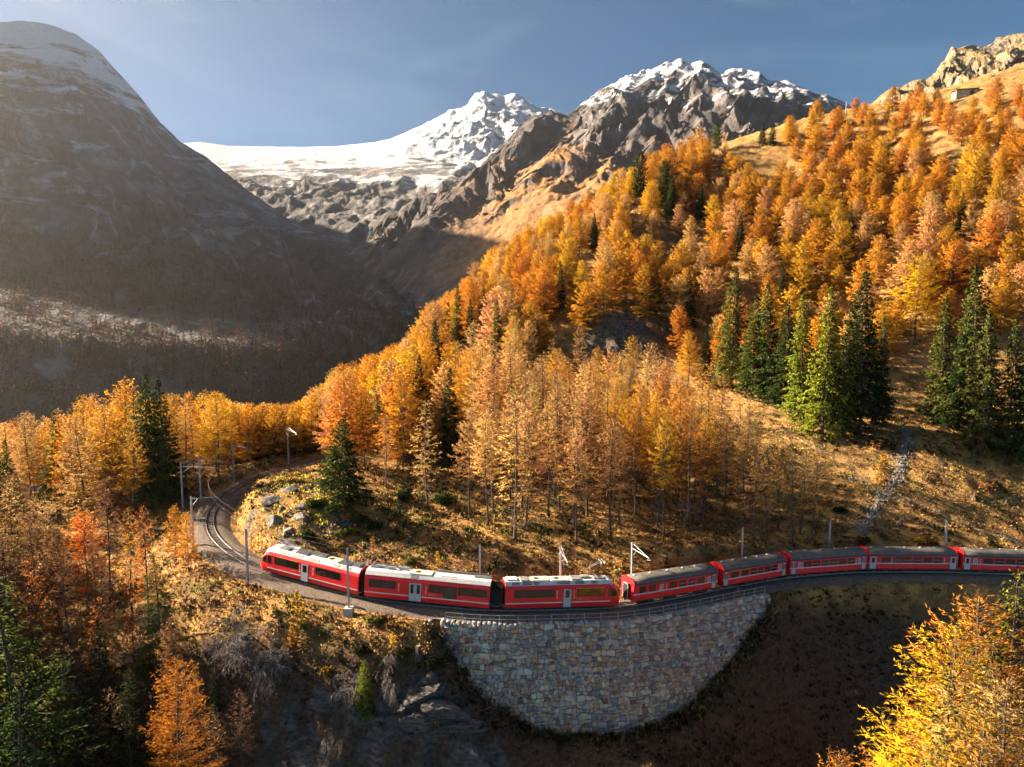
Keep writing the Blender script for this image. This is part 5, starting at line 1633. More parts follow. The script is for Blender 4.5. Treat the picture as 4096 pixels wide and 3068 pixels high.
# how high the tree tops reach across the picture
SKY_U = [0, 30, 60, 100, 125, 150, 185, 215, 250, 280, 300, 320, 335, 360, 390, 410, 430, 455, 480, 540, 600, 640, 680, 720, 780, 1024]
SKY_V = [415, 408, 398, 392, 380, 388, 385, 392, 402, 404, 400, 385, 366, 356, 345, 335, 298, 285, 255, 216, 185, 150, 126, 120, 100, 60]
taken = np.array([(t['x'], t['y']) for t in TREES])
EV = [proj(np.array([t['x'], t['y'], float(hz(t['x'], t['y'])) + 8]))[[0, 2]] for t in TREES if t['name'] != 'larch_tree'] + [(u_, 345.0) for u_ in (952, 962, 972, 982)]
for zone, (poly, sp, kinds, hr, tints, dr_) in FOREST.items():
    P = np.array(poly if poly else [(222, 400), (352, 400)])
    # candidate feet over the ground that the outline covers
    lo = at(P[:, 0].min(), 400, dr_[1])[0]; hi = at(P[:, 0].max(), 400, dr_[1])[0]
    lo2 = at(P[:, 0].min(), 400, dr_[0])[0]; hi2 = at(P[:, 0].max(), 400, dr_[0])[0]
    X = rf_.uniform(min(lo, lo2), max(hi, hi2), 16000); Y = rf_.uniform(dr_[0] * 0.95, dr_[1], 16000)
    Z = hz(X, Y); q = proj(np.stack([X, Y, Z], -1))
    ok = (in_poly(q[:, 0], q[:, 1], poly) if poly else (q[:, 0] > 222) & (q[:, 0] < 352)) & (q[:, 2] > dr_[0]) & (q[:, 2] < dr_[1])
    off, _ = near_track(X, Y); ok &= np.abs(off) > 5.2
    if zone == 'stand' or zone == 'spur': ok &= fbm(X, Y, 22, 2, 0.5, 4.2) > -0.42
    if zone == 'hill': ok &= fbm(X, Y, 34, 2, 0.5, 1.7) > np.where((q[:, 0] > 840) & (q[:, 1] < 200), -0.30, -0.55)
    got = []
    for x, y in zip(X[ok], Y[ok]):
        s_ = sp * rf_.uniform(0.8, 1.25)
        if got:
            A_ = np.array(got)
            if (np.hypot(A_[:, 0] - x, A_[:, 1] - y) < s_).any(): continue
        if (np.hypot(taken[:, 0] - x, taken[:, 1] - y) < 2.6).any(): continue
        got.append((x, y))
    taken = np.concatenate([taken, np.array(got)])
    for x, y in got:
        pu = proj(np.array([x, y, float(hz(x, y)) + 6]))
        if zone not in ('lower slope', 'gully wood') and any(abs(pu[0] - e_[0]) < (8 if e_[1] > 170 else 14) and 0 < e_[1] - pu[2] < 42 for e_ in EV): continue
        hh = float(rf_.uniform(*hr)) * (0.8 if rf_.uniform() < 0.15 else 1)
        zz = float(hz(x, y)); top = proj(np.array([x, y, zz + hh])); lim = np.interp(top[0], SKY_U, SKY_V) + rf_.uniform(0, 9)
        if zone not in ('lower slope', 'gully wood') and top[1] < lim: hh -= (lim - top[1]) / FPX * top[2]
        if hh < (6 if zone in ('hill', 'ridge') else 8): continue
        k = kinds[rf_.integers(len(kinds))]
        # tint drifts in patches across the wood
        ti = int(np.clip((fbm(np.array([x]), np.array([y]), 26, 2, 0.5, 6.6)[0] * 0.9 + 0.5) * len(tints) + rf_.normal(0, 1.2), 0, len(tints) - 1))
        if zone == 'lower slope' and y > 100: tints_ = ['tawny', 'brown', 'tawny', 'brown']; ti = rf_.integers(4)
        else: tints_ = tints
        TREES.append(dict(kind=k, x=x, y=y, h=hh, tint=tints_[ti], label=None, name='larch_tree', group=None, rz=None, wide=float(rf_.uniform(0.88, 1.2) if zone in ('hill', 'ridge') else rf_.uniform(0.78, 1.05)), sink=0.15, zone=zone))
    print(zone, len(got))

# spell out labels for the forest larches: row by row, counted from the left
ORD = ['first', 'second', 'third', 'fourth', 'fifth', 'sixth', 'seventh', 'eighth', 'ninth', 'tenth', 'eleventh', 'twelfth', 'thirteenth', 'fourteenth', 'fifteenth', 'sixteenth', 'seventeenth', 'eighteenth', 'nineteenth', 'twentieth',
       'twenty-first', 'twenty-second', 'twenty-third', 'twenty-fourth', 'twenty-fifth', 'twenty-sixth', 'twenty-seventh', 'twenty-eighth', 'twenty-ninth', 'thirtieth', 'thirty-first', 'thirty-second', 'thirty-third', 'thirty-fourth', 'thirty-fifth', 'thirty-sixth']
PLACE = {'stand': 'stand behind the train', 'valley row': 'row beyond the hairpin', 'spur': 'spur left of the stand', 'hill': 'wooded hillside', 'lower slope': 'shaded left slope', 'hairpin rim': 'rim behind the hairpin', 'gully wood': 'dark gully at lower left', 'ridge': 'grassy upper ridge'}
ROWN = ['front', 'second', 'third', 'fourth', 'fifth', 'sixth', 'seventh', 'eighth', 'ninth', 'tenth', 'eleventh', 'twelfth', 'thirteenth', 'fourteenth']
larch = [t for t in TREES if t['name'] == 'larch_tree']
for t in TREES:
    t['z'] = float(hz(t['x'], t['y'])); b_ = proj(np.array([t['x'], t['y'], t['z'] + t['h'] * 0.6])); t['u'], t['v'], t['d'] = map(float, b_)
larch.sort(key=lambda t: -(t['h'] / t['d']) - (10 if t['label'] else 0))
LONE = larch[:300]; REST = larch[300:]
for zone in FOREST:
    zt = sorted([t for t in LONE if t.get('zone') == zone and not t['label']], key=lambda t: -t['v'])
    per = 16
    for r_i in range(0, len(zt), per):
        rowt = sorted(zt[r_i:r_i + per], key=lambda t: t['u'])
        for k, t in enumerate(rowt):
            row_ = ROWN[min(r_i // per, 13)]
            t['label'] = f"{t['tint']} larch, {ORD[k]} from left in {row_} row of the {PLACE[zone]}"
            t['group'] = 'larches of the ' + PLACE[zone]


def place_tree(t):
    P = PROTO[t['kind']]
    tm, cm, H = P[rf_.integers(len(P))]
    s = t['h'] / H
    root = empty(t['name'], (t['x'], t['y'], t['z'] - t['sink']), rf_.uniform(0, 6.28))
    root.scale = (s * t['wide'], s * t['wide'], s)
    tag(root, t['label'], 'tree', t['group'])
    link('trunk', tm, None, root)
    c = link('crown', cm, None, root)
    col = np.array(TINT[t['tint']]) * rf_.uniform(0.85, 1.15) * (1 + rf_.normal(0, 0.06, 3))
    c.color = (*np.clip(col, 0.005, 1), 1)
    return root


for t in LONE + [t for t in TREES if t['name'] != 'larch_tree']:
    place_tree(t)


def woodland(name, places, protos, mat_leaf, label, cat, palette):
    """A mass of trees as one object: crowns and trunks together."""
    V, F, A, C, NR = [], [], [], [], []; k = 0
    for (x, y, z, h, ti) in places:
        TV, TF, CV, CF, va, nr, H = protos[rf_.integers(len(protos))]
        an = rf_.uniform(0, 6.28); ca, sa = math.cos(an), math.sin(an); s = h / H
        M = np.array([[ca, sa, 0], [-sa, ca, 0], [0, 0, 1]]) * s
        col = np.array(palette[ti]) * rf_.uniform(0.8, 1.2)
        tn = unit(TV * np.array([1, 1, 0]) + 1e-4)
        for vv, ff, aa, cc, n_ in ((CV, CF, va, col, nr), (TV, TF, np.full(len(TV), 0.5), np.array((0.06, 0.045, 0.035)), tn)):
            NR.append(n_ @ (M / s))
            V.append(vv @ M + np.array([x, y, z - 0.3])); F.append(ff + k); A.append(aa); C.append(np.tile(cc, (len(vv), 1))); k += len(vv)
    me = np_mesh(name, np.concatenate(V), np.concatenate(F), False, {'var': np.concatenate(A)}, {'tint': np.concatenate(C)}, {'nrm': np.concatenate(NR)})
    return tag(link(name, me, mat_leaf), label, cat, None, 'stuff')


g = leaf_material('mass_needles', None, 0.04, 0.36, 0.3)
_oi = [n for n in g.node_tree.nodes if n.type == 'OBJECT_INFO' and n.outputs['Color'].links][0]; _at = g.node_tree.nodes.new('ShaderNodeAttribute'); _at.attribute_name = 'tint'
for l_ in list(_oi.outputs['Color'].links): g.node_tree.links.new(_at.outputs['Color'], l_.to_socket)
g.node_tree.nodes.remove(_oi)
M_MASS = g
def instanced_wood(name, trees, src, color, label):
    """The many smaller larches behind the singled-out ones: one object that repeats the wood's own trees."""
    n = len(trees)
    me = bpy.data.meshes.new(name)
    me.from_pydata([(t['x'], t['y'], t['z'] - 0.15) for t in trees], [], [])
    for key, vals in (('size', [t['h'] / 16.0 for t in trees]), ('turn', [rf_.uniform(0, 6.28) for _ in trees]), ('wide', [t['wide'] for t in trees])):
        a_ = me.attributes.new(key, 'FLOAT', 'POINT'); a_.data.foreach_set('value', np.array(vals, np.float32))
    a_ = me.attributes.new('pick', 'INT', 'POINT'); a_.data.foreach_set('value', np.array([rf_.integers(len(src)) for _ in trees], np.int32))
    o = link(name, me)
    ng = bpy.data.node_groups.new(name + '_nodes', 'GeometryNodeTree')
    ng.interface.new_socket('Geometry', in_out='INPUT', socket_type='NodeSocketGeometry'); ng.interface.new_socket('Geometry', in_out='OUTPUT', socket_type='NodeSocketGeometry')
    N, Lk = ng.nodes, ng.links
    gi, go = N.new('NodeGroupInput'), N.new('NodeGroupOutput')
    m2p = N.new('GeometryNodeMeshToPoints'); Lk.new(gi.outputs[0], m2p.inputs['Mesh'])
    iop = N.new('GeometryNodeInstanceOnPoints'); Lk.new(m2p.outputs[0], iop.inputs['Points'])
    join = N.new('GeometryNodeJoinGeometry')
    for tr_, cr_ in reversed(src):
        j2 = N.new('GeometryNodeJoinGeometry')
        for ob in (tr_, cr_):
            oi = N.new('GeometryNodeObjectInfo'); oi.transform_space = 'ORIGINAL'; oi.inputs['Object'].default_value = ob
            Lk.new(oi.outputs['Geometry'], j2.inputs[0])
        g2i = N.new('GeometryNodeGeometryToInstance'); Lk.new(j2.outputs[0], g2i.inputs[0]); Lk.new(g2i.outputs[0], join.inputs[0])
    Lk.new(join.outputs[0], iop.inputs['Instance']); iop.inputs['Pick Instance'].default_value = True
    def named(key, typ):
        x = N.new('GeometryNodeInputNamedAttribute'); x.data_type = typ; x.inputs['Name'].default_value = key
        return x.outputs['Attribute']
    Lk.new(named('pick', 'INT'), iop.inputs['Instance Index'])
    cx = N.new('ShaderNodeCombineXYZ'); Lk.new(named('turn', 'FLOAT'), cx.inputs['Z']); Lk.new(cx.outputs[0], iop.inputs['Rotation'])
    sz = named('size', 'FLOAT'); mu = N.new('ShaderNodeMath'); mu.operation = 'MULTIPLY'; Lk.new(sz, mu.inputs[0]); Lk.new(named('wide', 'FLOAT'), mu.inputs[1])
    cs = N.new('ShaderNodeCombineXYZ'); Lk.new(mu.outputs[0], cs.inputs['X']); Lk.new(mu.outputs[0], cs.inputs['Y']); Lk.new(sz, cs.inputs['Z']); Lk.new(cs.outputs[0], iop.inputs['Scale'])
    Lk.new(iop.outputs[0], go.inputs[0])
    md = o.modifiers.new('wood', 'NODES'); md.node_group = ng
    o.color = (*color, 1)
    return tag(o, label, 'wood', None, 'stuff')


HILLSRC = []
for P in PROTO['hill']:
    crown = [ob for ob in COL.objects if ob.data == P[1]]; trunk = [ob for ob in COL.objects if ob.data == P[0]]
    if crown and trunk: HILLSRC.append((trunk[0], crown[0]))
print('wood sources', len(HILLSRC))
fam = {'golden': ('golden', 'yellow'), 'orange': ('orange', 'rust'), 'tawny': ('tawny', 'brown')}
for f_, tt3 in fam.items():
    sel = [t for t in REST if t['tint'] in tt3]
    if sel: instanced_wood('larch_wood', sel, HILLSRC, TINT[f_], f'{f_} larches packed between the larger trees on the hillside')
# unseen spruces past the left edge, added to shade the lower left
lod3 = [(*conifer(340 + k, 24, 4.8, 0.04, 80, 'spruce', tuft=(1.3, 0.8), dens=0.35, limbs=False), 24) for k in range(2)]
pl = []
for k in range(400):
    x_, y_ = rf_.uniform(-130, -62), rf_.uniform(48, 90)
    uu = proj(np.array([x_, y_, float(hz(x_, y_)) + 10]))[0]
    if uu > -45 or any(math.hypot(x_ - a_[0], y_ - a_[1]) < 5.5 for a_ in pl): continue
    pl.append((x_, y_, float(hz(x_, y_)), rf_.uniform(20, 27), 'dark'))
woodland('shading_spruces', pl, lod3, M_MASS, 'unseen dark spruces past the left edge, added to shade the lower left', 'wood', TINT)
# far wood on the shaded valley side
lod2 = [(*conifer(320 + k, 15, 3.6, 0.08, 9, 'larch', tuft=(3.0, 1.7), dens=0.10, limbs=False), 15) for k in range(4)]
far = []
nr_, nc_ = S_LEFT.shape[:2]
for k in range(9000):
    i = rf_.uniform(2, nr_ * 0.62); j = rf_.uniform(nc_ * 0.40, nc_ - 2)
    i0_, j0_ = int(i), int(j); a, b = i - i0_, j - j0_
    q = (S_LEFT[i0_, j0_] * (1 - a) + S_LEFT[i0_ + 1, j0_] * a) * (1 - b) + (S_LEFT[i0_, j0_ + 1] * (1 - a) + S_LEFT[i0_ + 1, j0_ + 1] * a) * b
    uvd = proj(q)
    lim = 222 + 22 * perlin(np.array([uvd[0] / 60.0]), np.array([3.3]))[0] + 0.12 * max(0, uvd[0] - 150)
    if uvd[1] < lim or perlin(np.array([q[0] / 90]), np.array([q[1] / 90 + q[2] / 60]))[0] < -0.55: continue
    e1 = S_LEFT[i0_ + 1, j0_] - S_LEFT[i0_, j0_]; e2 = S_LEFT[i0_, j0_ + 1] - S_LEFT[i0_, j0_]
    nn = np.cross(e2, e1); nn /= np.linalg.norm(nn)
    if abs(nn[2]) < 0.40 or (-20 < q[2] < 28 and perlin(np.array([q[0] / 70.0]), np.array([q[1] / 70.0]))[0] > 0.05): continue
    far.append((q[0], q[1], q[2], rf_.uniform(9, 17), ['far1', 'far1', 'far2', 'far3', 'dark'][rf_.integers(5)]))
woodland('far_wood', far, lod2, M_MASS, 'distant wood of brown larches covering the shaded valley side', 'wood', TINT)
print('trees', len(LONE), len(REST), len(TREES), 'far', len(far), round(time.time() - T0, 1))

print('TRIS', sum(sum(len(p.vertices) - 2 for p in m.polygons) for m in bpy.data.meshes), {m.name: len(m.polygons) for m in bpy.data.meshes if len(m.polygons) > 45000})
print({k: [len(p[1].polygons) for p in v] for k, v in PROTO.items()})

# ------------------------------------------------------------------ paths, gully, road
def ribbon(name, pts, width, mat, lift=0.06, wob=0.25):
    P = resample(np.array([[*p[:2], 0] for p in pts], float), 0.6)
    k_ = np.exp(-0.5 * (np.arange(-6, 7) / 2.5) ** 2); k_ /= k_.sum()
    if len(P) > 16: P = np.stack([gsm(P[:, 0], k_), gsm(P[:, 1], k_), P[:, 2]], -1)
    t = np.gradient(P, axis=0); t /= np.linalg.norm(t, axis=1)[:, None]
    n = np.stack([t[:, 1], -t[:, 0], 0 * t[:, 0]], -1)
    w = width * (1 + wob * fbm(P[:, 0], P[:, 1], 3.0, 3))
    V = []
    for k in np.linspace(-0.5, 0.5, 5):
        q = P + n * (w * k)[:, None]
        q[:, 2] = hz(q[:, 0], q[:, 1]) + (lift if abs(k) < 0.4 else -0.12)
        V.append(q)
    V = np.stack(V, 1)
    tag(link(name, np_mesh(name, V.reshape(-1, 3), grid_faces(len(P), 5), True), mat), kind='structure')
    return P


g = G('trodden_path'); p = g.pos()
g.base(g.mix(g.rng(g.noise(1.6, 5, p), 0.35, 0.65), (0.20, 0.13, 0.07), (0.36, 0.26, 0.15)), 0.95, 0, 0.1)
g.bump(g.noise(5, 4, p), 0.7, 0.1); M_PATH = g.m
g = G('gully_stones'); p = g.pos(); v_ = g.new('ShaderNodeTexVoronoi'); v_.inputs['Scale'].default_value = 2.6; g.l.new(p, v_.inputs['Vector'])
g.base(g.mix(g.xyz(v_.outputs['Color'])[0], (0.15, 0.13, 0.11), (0.40, 0.33, 0.25)), 0.95, 0, 0.1)
g.bump(v_.outputs['Distance'], 1.0, 0.3); M_GULLY = g.m
gh = lambda *uv: [ground_hit(u, v) for u, v in uv]
P_path = ribbon('path', gh((775, 428), (791, 434), (808, 445), (822, 452), (845, 462), (862, 476), (880, 494)), 0.65, M_PATH, 0.04, 0.6)
P_gul = ribbon('gully', gh((908, 428), (905, 450), (901, 470), (893, 485), (885, 496), (872, 514), (860, 532)), 0.9, M_GULLY, 0.03, 0.7)
P_trk = ribbon('path', gh((885, 496), (915, 503), (945, 515), (985, 532), (1022, 545)), 0.75, M_PATH, 0.04, 0.6)
P_up = ribbon('path', gh((565, 345), (590, 358), (615, 368), (640, 376)), 1.2, M_PATH)
M_ROAD = plain('asphalt', (0.06, 0.062, 0.066), 0.85, 0, 0.2, 2)
P_road = ribbon('road', gh((610, 383), (640, 388), (668, 391)), 3.6, M_ROAD, 0.12, 0.0)
rw = gh((619, 376), (662, 382))
rw_o = tag(empty('road_wall', tuple(rw[0])), 'low grey stone wall beside the road below the dark crag', 'stone wall')
ln = np.linalg.norm((rw[1] - rw[0])[:2]); an = math.atan2(*(rw[1] - rw[0])[1::-1])
rw_o.rotation_euler = (0, -math.atan2(rw[1][2] - rw[0][2], ln), an)
MB().box(0, ln, -0.25, 0.25, -1.5, 1.7).build('wall_body', M_MORTAR, rw_o)
cp = MB().box(-0.35, 0.35, -0.33, 0.33, 0, 0.14).mesh('coping_stone'); cp.materials.append(M_CONC)
for k in range(int(ln / 0.74)): link('coping_stone', cp, None, rw_o, (0.37 + k * 0.74, 0, 1.7))


M_WIRE = plain('weathered_copper', (0.11, 0.085, 0.065), 0.8, 0.0, 0.2)
# ------------------------------------------------------------------ overhead line
def mast(p, hgt, arm_to=None, block=False, label='', light=False):
    """Steel H post; arm_to is the point of the track axis the bracket reaches over."""
    m = tag(empty('catenary_mast', tuple(p)), label, 'mast', 'posts of the overhead line')
    if arm_to is not None: m.rotation_euler = (0, 0, math.atan2(arm_to[1] - p[1], arm_to[0] - p[0]))
    z0 = 0.75 if block else -0.4
    b = MB(); b.box(-0.11, 0.11, -0.115, -0.09, z0, hgt); b.box(-0.11, 0.11, 0.09, 0.115, z0, hgt); b.box(-0.012, 0.012, -0.1, 0.1, z0, hgt)
    b.build('pole', M_GALV, m)
    if block: MB().taper((0, 0, -1.0), (0.62, 0.62), (0.48, 0.48), 1.85).build('footing', M_CONC, m)
    else: MB().taper((0, 0, -0.5), (0.35, 0.35), (0.28, 0.28), 0.62).build('footing', M_CONC, m)
    if arm_to is not None:
        L = math.hypot(arm_to[0] - p[0], arm_to[1] - p[1]) + 0.5; zz = arm_to[2] + 6.0 - p[2]
        MB().tube([(0.1, 0, zz), (L, 0, zz - 0.25)], 0.045, 8).build('bracket_arm', M_GALV, m)
        MB().tube([(0.1, 0, zz - 1.0), (L * 0.25, 0, zz - 0.1)], 0.03, 6).build('brace', M_GALV, m)
        MB().tube([(0.0, 0, hgt - 0.1), (L * 0.93, 0, zz - 0.2)], 0.016, 5).build('stay_wire', M_GALV, m)
        ins = MB()
        for k in range(4): ins.tube([(0.16 + k * 0.09, 0, zz - 0.01), (0.20 + k * 0.09, 0, zz - 0.02)], 0.09, 8)
        ins.build('insulator', M_ROOFW, m)
        MB().tube([(L - 0.5, -0.02, zz - 0.6), (L + 0.25, 0.0, zz - 0.42), (L + 0.3, 0, zz - 0.24)], 0.02, 5).build('steady_arm', M_GALV, m)
    return m


def behind(u, off=-3.1, lo=0):
    i = track_at_u(u)
    q = TR[i] + TNR[i] * off
    return (q[0], q[1], float(hz(q[0], q[1]))), TR[i]


for u, lab in [(476, 'mast behind the middle railcar, bare of brackets'), (565, 'mast with a long bracket behind the third railcar'), (645, 'mast with a bracket and stay behind the first coach'), (758, 'mast standing behind the second coach'), (843, 'mast standing behind the third coach near the gully'), (955, 'mast standing behind the last coaches at the right')]:
    p, t_ = behind(u)
    mast((p[0], p[1], t_[2] - 0.5), 7.3, t_ if u in (565, 645) else None, False, lab)
for u, v, d, hg, blk, lab in [(248, 583, 93.0, 7.3, False, 'mast standing in front of the leading railcar cab'), (349, 617, 87.0, 8.0, True, 'mast on a concrete block in front of the first two railcars'), (183, 510, 117, 7.5, False, 'leftmost mast outside the hairpin bend'),
                              (201, 499, 120, 7.5, False, 'mast outside the far side of the hairpin bend'), (196, 541, 104, 7.0, False, 'mast rising behind the rust larch at the hairpin'), (238.5, 479, 128, 7.2, False, 'mast between the larches above the hairpin'), (288.5, 461, 136, 7.2, False, 'farthest mast, where the track leaves behind the knoll')]:
    q = at(u, v, d); zg = float(hz(q[0], q[1]))
    off, idx = near_track(np.array([q[0]]), np.array([q[1]]))
    tp = TR[idx[0]]
    if abs(off[0]) < 2.9:
        q = tp + TNR[idx[0]] * math.copysign(3.0, off[0]); zg = float(hz(q[0], q[1]))
    mast((q[0], q[1], max(zg, tp[2] - 2.2) if blk else zg), hg + max(0, tp[2] - 0.6 - zg) * 0.7, tp if v < 560 else None, blk, lab)
for h_, nm, lab in ((5.45, 'contact_wire', 'lower contact wire of the overhead line above the track'), (6.35, 'messenger_wire', 'upper carrying wire of the overhead line above the track')):
    mb = MB(); pts = []
    for i in range(8, NT - 4, 6):
        sag = 0.0 if h_ < 6 else 0.35 * (0.5 - 0.5 * math.cos(i / 50.0 * 2 * math.pi))
        pts.append((TR[i][0], TR[i][1], TR[i][2] + h_ - sag))
    tag(mb.tube(pts, 0.012, 5).build(nm, M_WIRE), lab, 'wire')
for u, v0, d, hg, lab in [(778.7, 125, 338, 6.2, 'tall post on the skyline meadow'), (752, 133, 335, 6.0, 'skyline post with a side arm'), (736, 138, 335, 4.0, 'short skyline post among dark shrubs'), (812.5, 114, 342, 6.5, 'dark pole behind the orange skyline larch'), (846, 114, 345, 5.5, 'right hand pole on the skyline meadow')]:
    q = ground_hit(u, v0, 150, 420)
    m = tag(empty('line_post', tuple(q)), lab, 'post')
    MB().taper((0, 0, -0.4), (0.2, 0.2), (0.14, 0.14), hg + 0.4).build('pole', M_GALV, m)
    MB().box(-0.28 if u != 752 else -4.6, 0.28, -0.07, 0.07, hg * 0.6, hg * 0.6 + 0.22).build('cross_arm', M_GALV, m)
for k, (a, b) in enumerate([((884, 722, 63), (800, 803, 58)), ((886, 742, 63), (828, 800, 58))]):
    A_, B_ = at(*a), at(*b)
    tag(MB().tube([tuple(A_ + (A_ - B_) * 1.0), tuple(A_), tuple(B_)], 0.012, 5).build('power_cable', M_WIRE), ['upper', 'lower'][k] + ' of two thin cables crossing the dark slope beside the yellow larch', 'cable')

# ------------------------------------------------------------------ stone hut on the upper meadow
q = ground_hit(968, 95, 150, 420)
hut = tag(empty('stone_hut', tuple(q), math.radians(-8)), 'low stone hut with a turf roof dug into the upper meadow', 'hut')
M_HUTST = plain('hut_stone', (0.40, 0.33, 0.25), 0.95, 0, 0.35, 0.9)
wl_ = MB(); wl_.box(-5.0, 3.6, -0.6, 0.0, -1.5, 2.0); wl_.box(3.0, 3.6, 0.0, 4.0, -1.5, 2.3); wl_.box(-5, -4.4, 0, 4.0, -1.5, 1.6)
wl_.build('wall', M_HUTST, hut)
MB().box(0.6, 2.0, -0.66, -0.55, -0.2, 1.7).build('door', M_UNDER, hut)
MB().add([(-5.3, -0.9, 2.0), (4.2, -0.9, 2.35), (4.2, 5.5, 3.1), (-5.3, 5.5, 2.9), (-5.3, -0.9, 2.4), (4.2, -0.9, 2.75), (4.2, 5.5, 3.4), (-5.3, 5.5, 3.2)], [(3, 2, 1, 0), (4, 5, 6, 7), (0, 1, 5, 4), (1, 2, 6, 5), (2, 3, 7, 6), (3, 0, 4, 7)]).build('roof', M_TURF, hut)

# ------------------------------------------------------------------ rocks, stumps
g = G('field_rock'); p = g.pos()
g.base(g.mix(g.rng(g.noise(1.3, 6, p, 0.62), 0.35, 0.65), (0.085, 0.078, 0.07), (0.27, 0.245, 0.215)), 0.92, 0, 0.2)
g.bump(g.noise(3.5, 5, p, 0.6), 0.8, 0.15); M_ROCK = g.m


g = G('cliff_rock'); p = g.pos()
g.base(g.mix(g.rng(g.noise(1.1, 6, g.pos((1, 1, 3.5)), 0.65), 0.35, 0.68), (0.045, 0.042, 0.04), (0.20, 0.18, 0.165)), 0.92, 0, 0.2)
g.bump(g.noise(2.5, 6, g.pos((1, 1, 3.0)), 0.65), 1.0, 0.3); M_CLIFF = g.m


def rock_mesh(seed, cuts=9, strata=False):
    rng = np.random.default_rng(seed)
    bm = bmesh.new(); bmesh.ops.create_icosphere(bm, subdivisions=4 if strata else 3, radius=1.0)
    V = np.array([v.co[:] for v in bm.verts])
    for _ in range(cuts):                                             # cleave flat faces off
        n = unit(rng.normal(size=3) * np.array([1, 1, 0.8])); c = rng.uniform(0.55, 0.85)
        d = V @ n; V = V - np.maximum(0, d - c)[:, None] * n
    if strata:
        lay = np.floor((V[:, 2] + 0.12 * V[:, 0]) * 4.5 + 0.25 * perlin(V[:, 0] * 2 + seed, V[:, 1] * 2))
        V[:, :2] *= (0.80 + 0.34 * np.modf(np.abs(np.sin(lay * 12.99 + seed) * 43.7))[0])[:, None]
        V[:, 2] = 0.55 * V[:, 2] + 0.45 * lay / 4.5
    V *= (1 + 0.05 * fbm(V[:, 0] * 2 + V[:, 2], V[:, 1] * 2 - V[:, 2], 0.8, 3, 0.5, seed))[:, None]
    for v, c in zip(bm.verts, V): v.co = c
    me = bpy.data.meshes.new('rock'); bm.to_mesh(me); bm.free()
    me.materials.append(M_ROCK)
    return me


ROCKM = [rock_mesh(500 + k, 14) for k in range(5)]
LEDGEM = [rock_mesh(520 + k, 12, True) for k in range(3)]
for m_ in LEDGEM: m_.materials.clear(); m_.materials.append(M_CLIFF)
for k, (u, v, sx, sy, sz, lab) in enumerate([
        (274, 501, 2.0, 1.4, 1.0, 'large pale boulder on the left of the knoll'), (277, 521, 1.9, 1.3, 1.2, 'cracked boulder low on the left of the knoll'), (302, 518, 1.6, 1.2, 0.8, 'slanting slab rock mid knoll'), (288, 531, 1.2, 1.0, 0.8, 'rock among yellow tufts low on the knoll'),
        (303, 507, 1.5, 0.9, 0.7, 'rock slab under the juniper on the knoll'), (292, 490, 1.4, 1.0, 0.7, 'small rock near the knoll crest'), (283, 511, 1.0, 0.8, 0.6, 'grey rock between the two pale boulders on the knoll'), (911, 442, 1.1, 0.8, 0.7, 'white boulder at the right bank of the stony gully'), (899, 467, 1.7, 0.8, 0.6, 'long pale slab beside the stony gully'), (853, 479, 1.6, 0.9, 0.6, 'flat rocks by the crossing path'),
        (455, 724, 2.4, 1.4, 1.2, 'big grey slab on the cliff below the wall'), (446, 708, 2.6, 1.6, 1.3, 'layered ledge above the big cliff slab'), (421, 720, 2.2, 1.4, 1.2, 'dark block left of the big cliff slab'), (418, 698, 2.0, 1.3, 0.9, 'shelf of rock under the brown bushes on the cliff'), (470, 752, 2.4, 1.4, 1.6, 'grey block at the foot of the cliff by the wall'),
        (330, 703, 2.2, 1.2, 0.9, 'overhanging ledge below the tuft clump'), (905, 663, 0.8, 0.6, 0.5, 'pale stone alone on the dark slope')]):
    q = ground_hit(u, v)
    o = link('rock', ROCKM[k % 5] if v < 600 or k == 16 else LEDGEM[k % 3]); sx, sy = (sx, sy) if v < 600 or k == 16 else (sx * 1.35, sy * 1.2); o.location = (q[0], q[1], q[2] - sz * (0.3 if v < 600 else 0.55)); o.scale = (sx, sy, sz)
    o.rotation_euler = (rf_.normal(0, 0.15), rf_.normal(0, 0.15), rf_.uniform(-0.6, 0.6))
    tag(o, lab, 'rock', 'rocks on the slopes')


def stump(q, r, h, lab, lean=0.0):
    s = tag(empty('tree_stump', tuple(q), rf_.uniform(0, 6)), lab, 'tree stump', 'tree stumps')
    s.rotation_euler[0] = lean
    b = MB(); n = 10
    rings = [[(r * k_ * (1 + 0.18 * math.sin(3 * a + i)) * math.cos(a), r * k_ * (1 + 0.18 * math.sin(3 * a + i)) * math.sin(a), z) for a in np.linspace(0, 2 * math.pi, n + 1)[:-1]] for i, (k_, z) in enumerate(((2.0, -0.25), (1.35, 0.05), (1.0, h * 0.5), (0.93, h)))]
    b.loft(rings); b.build('trunk', M_BARK, s)
    MB().tube([(0, 0, h - 0.005), (0, 0, h + 0.012)], r * 0.86, 10).build('cut_face', M_GREYWOOD, s)


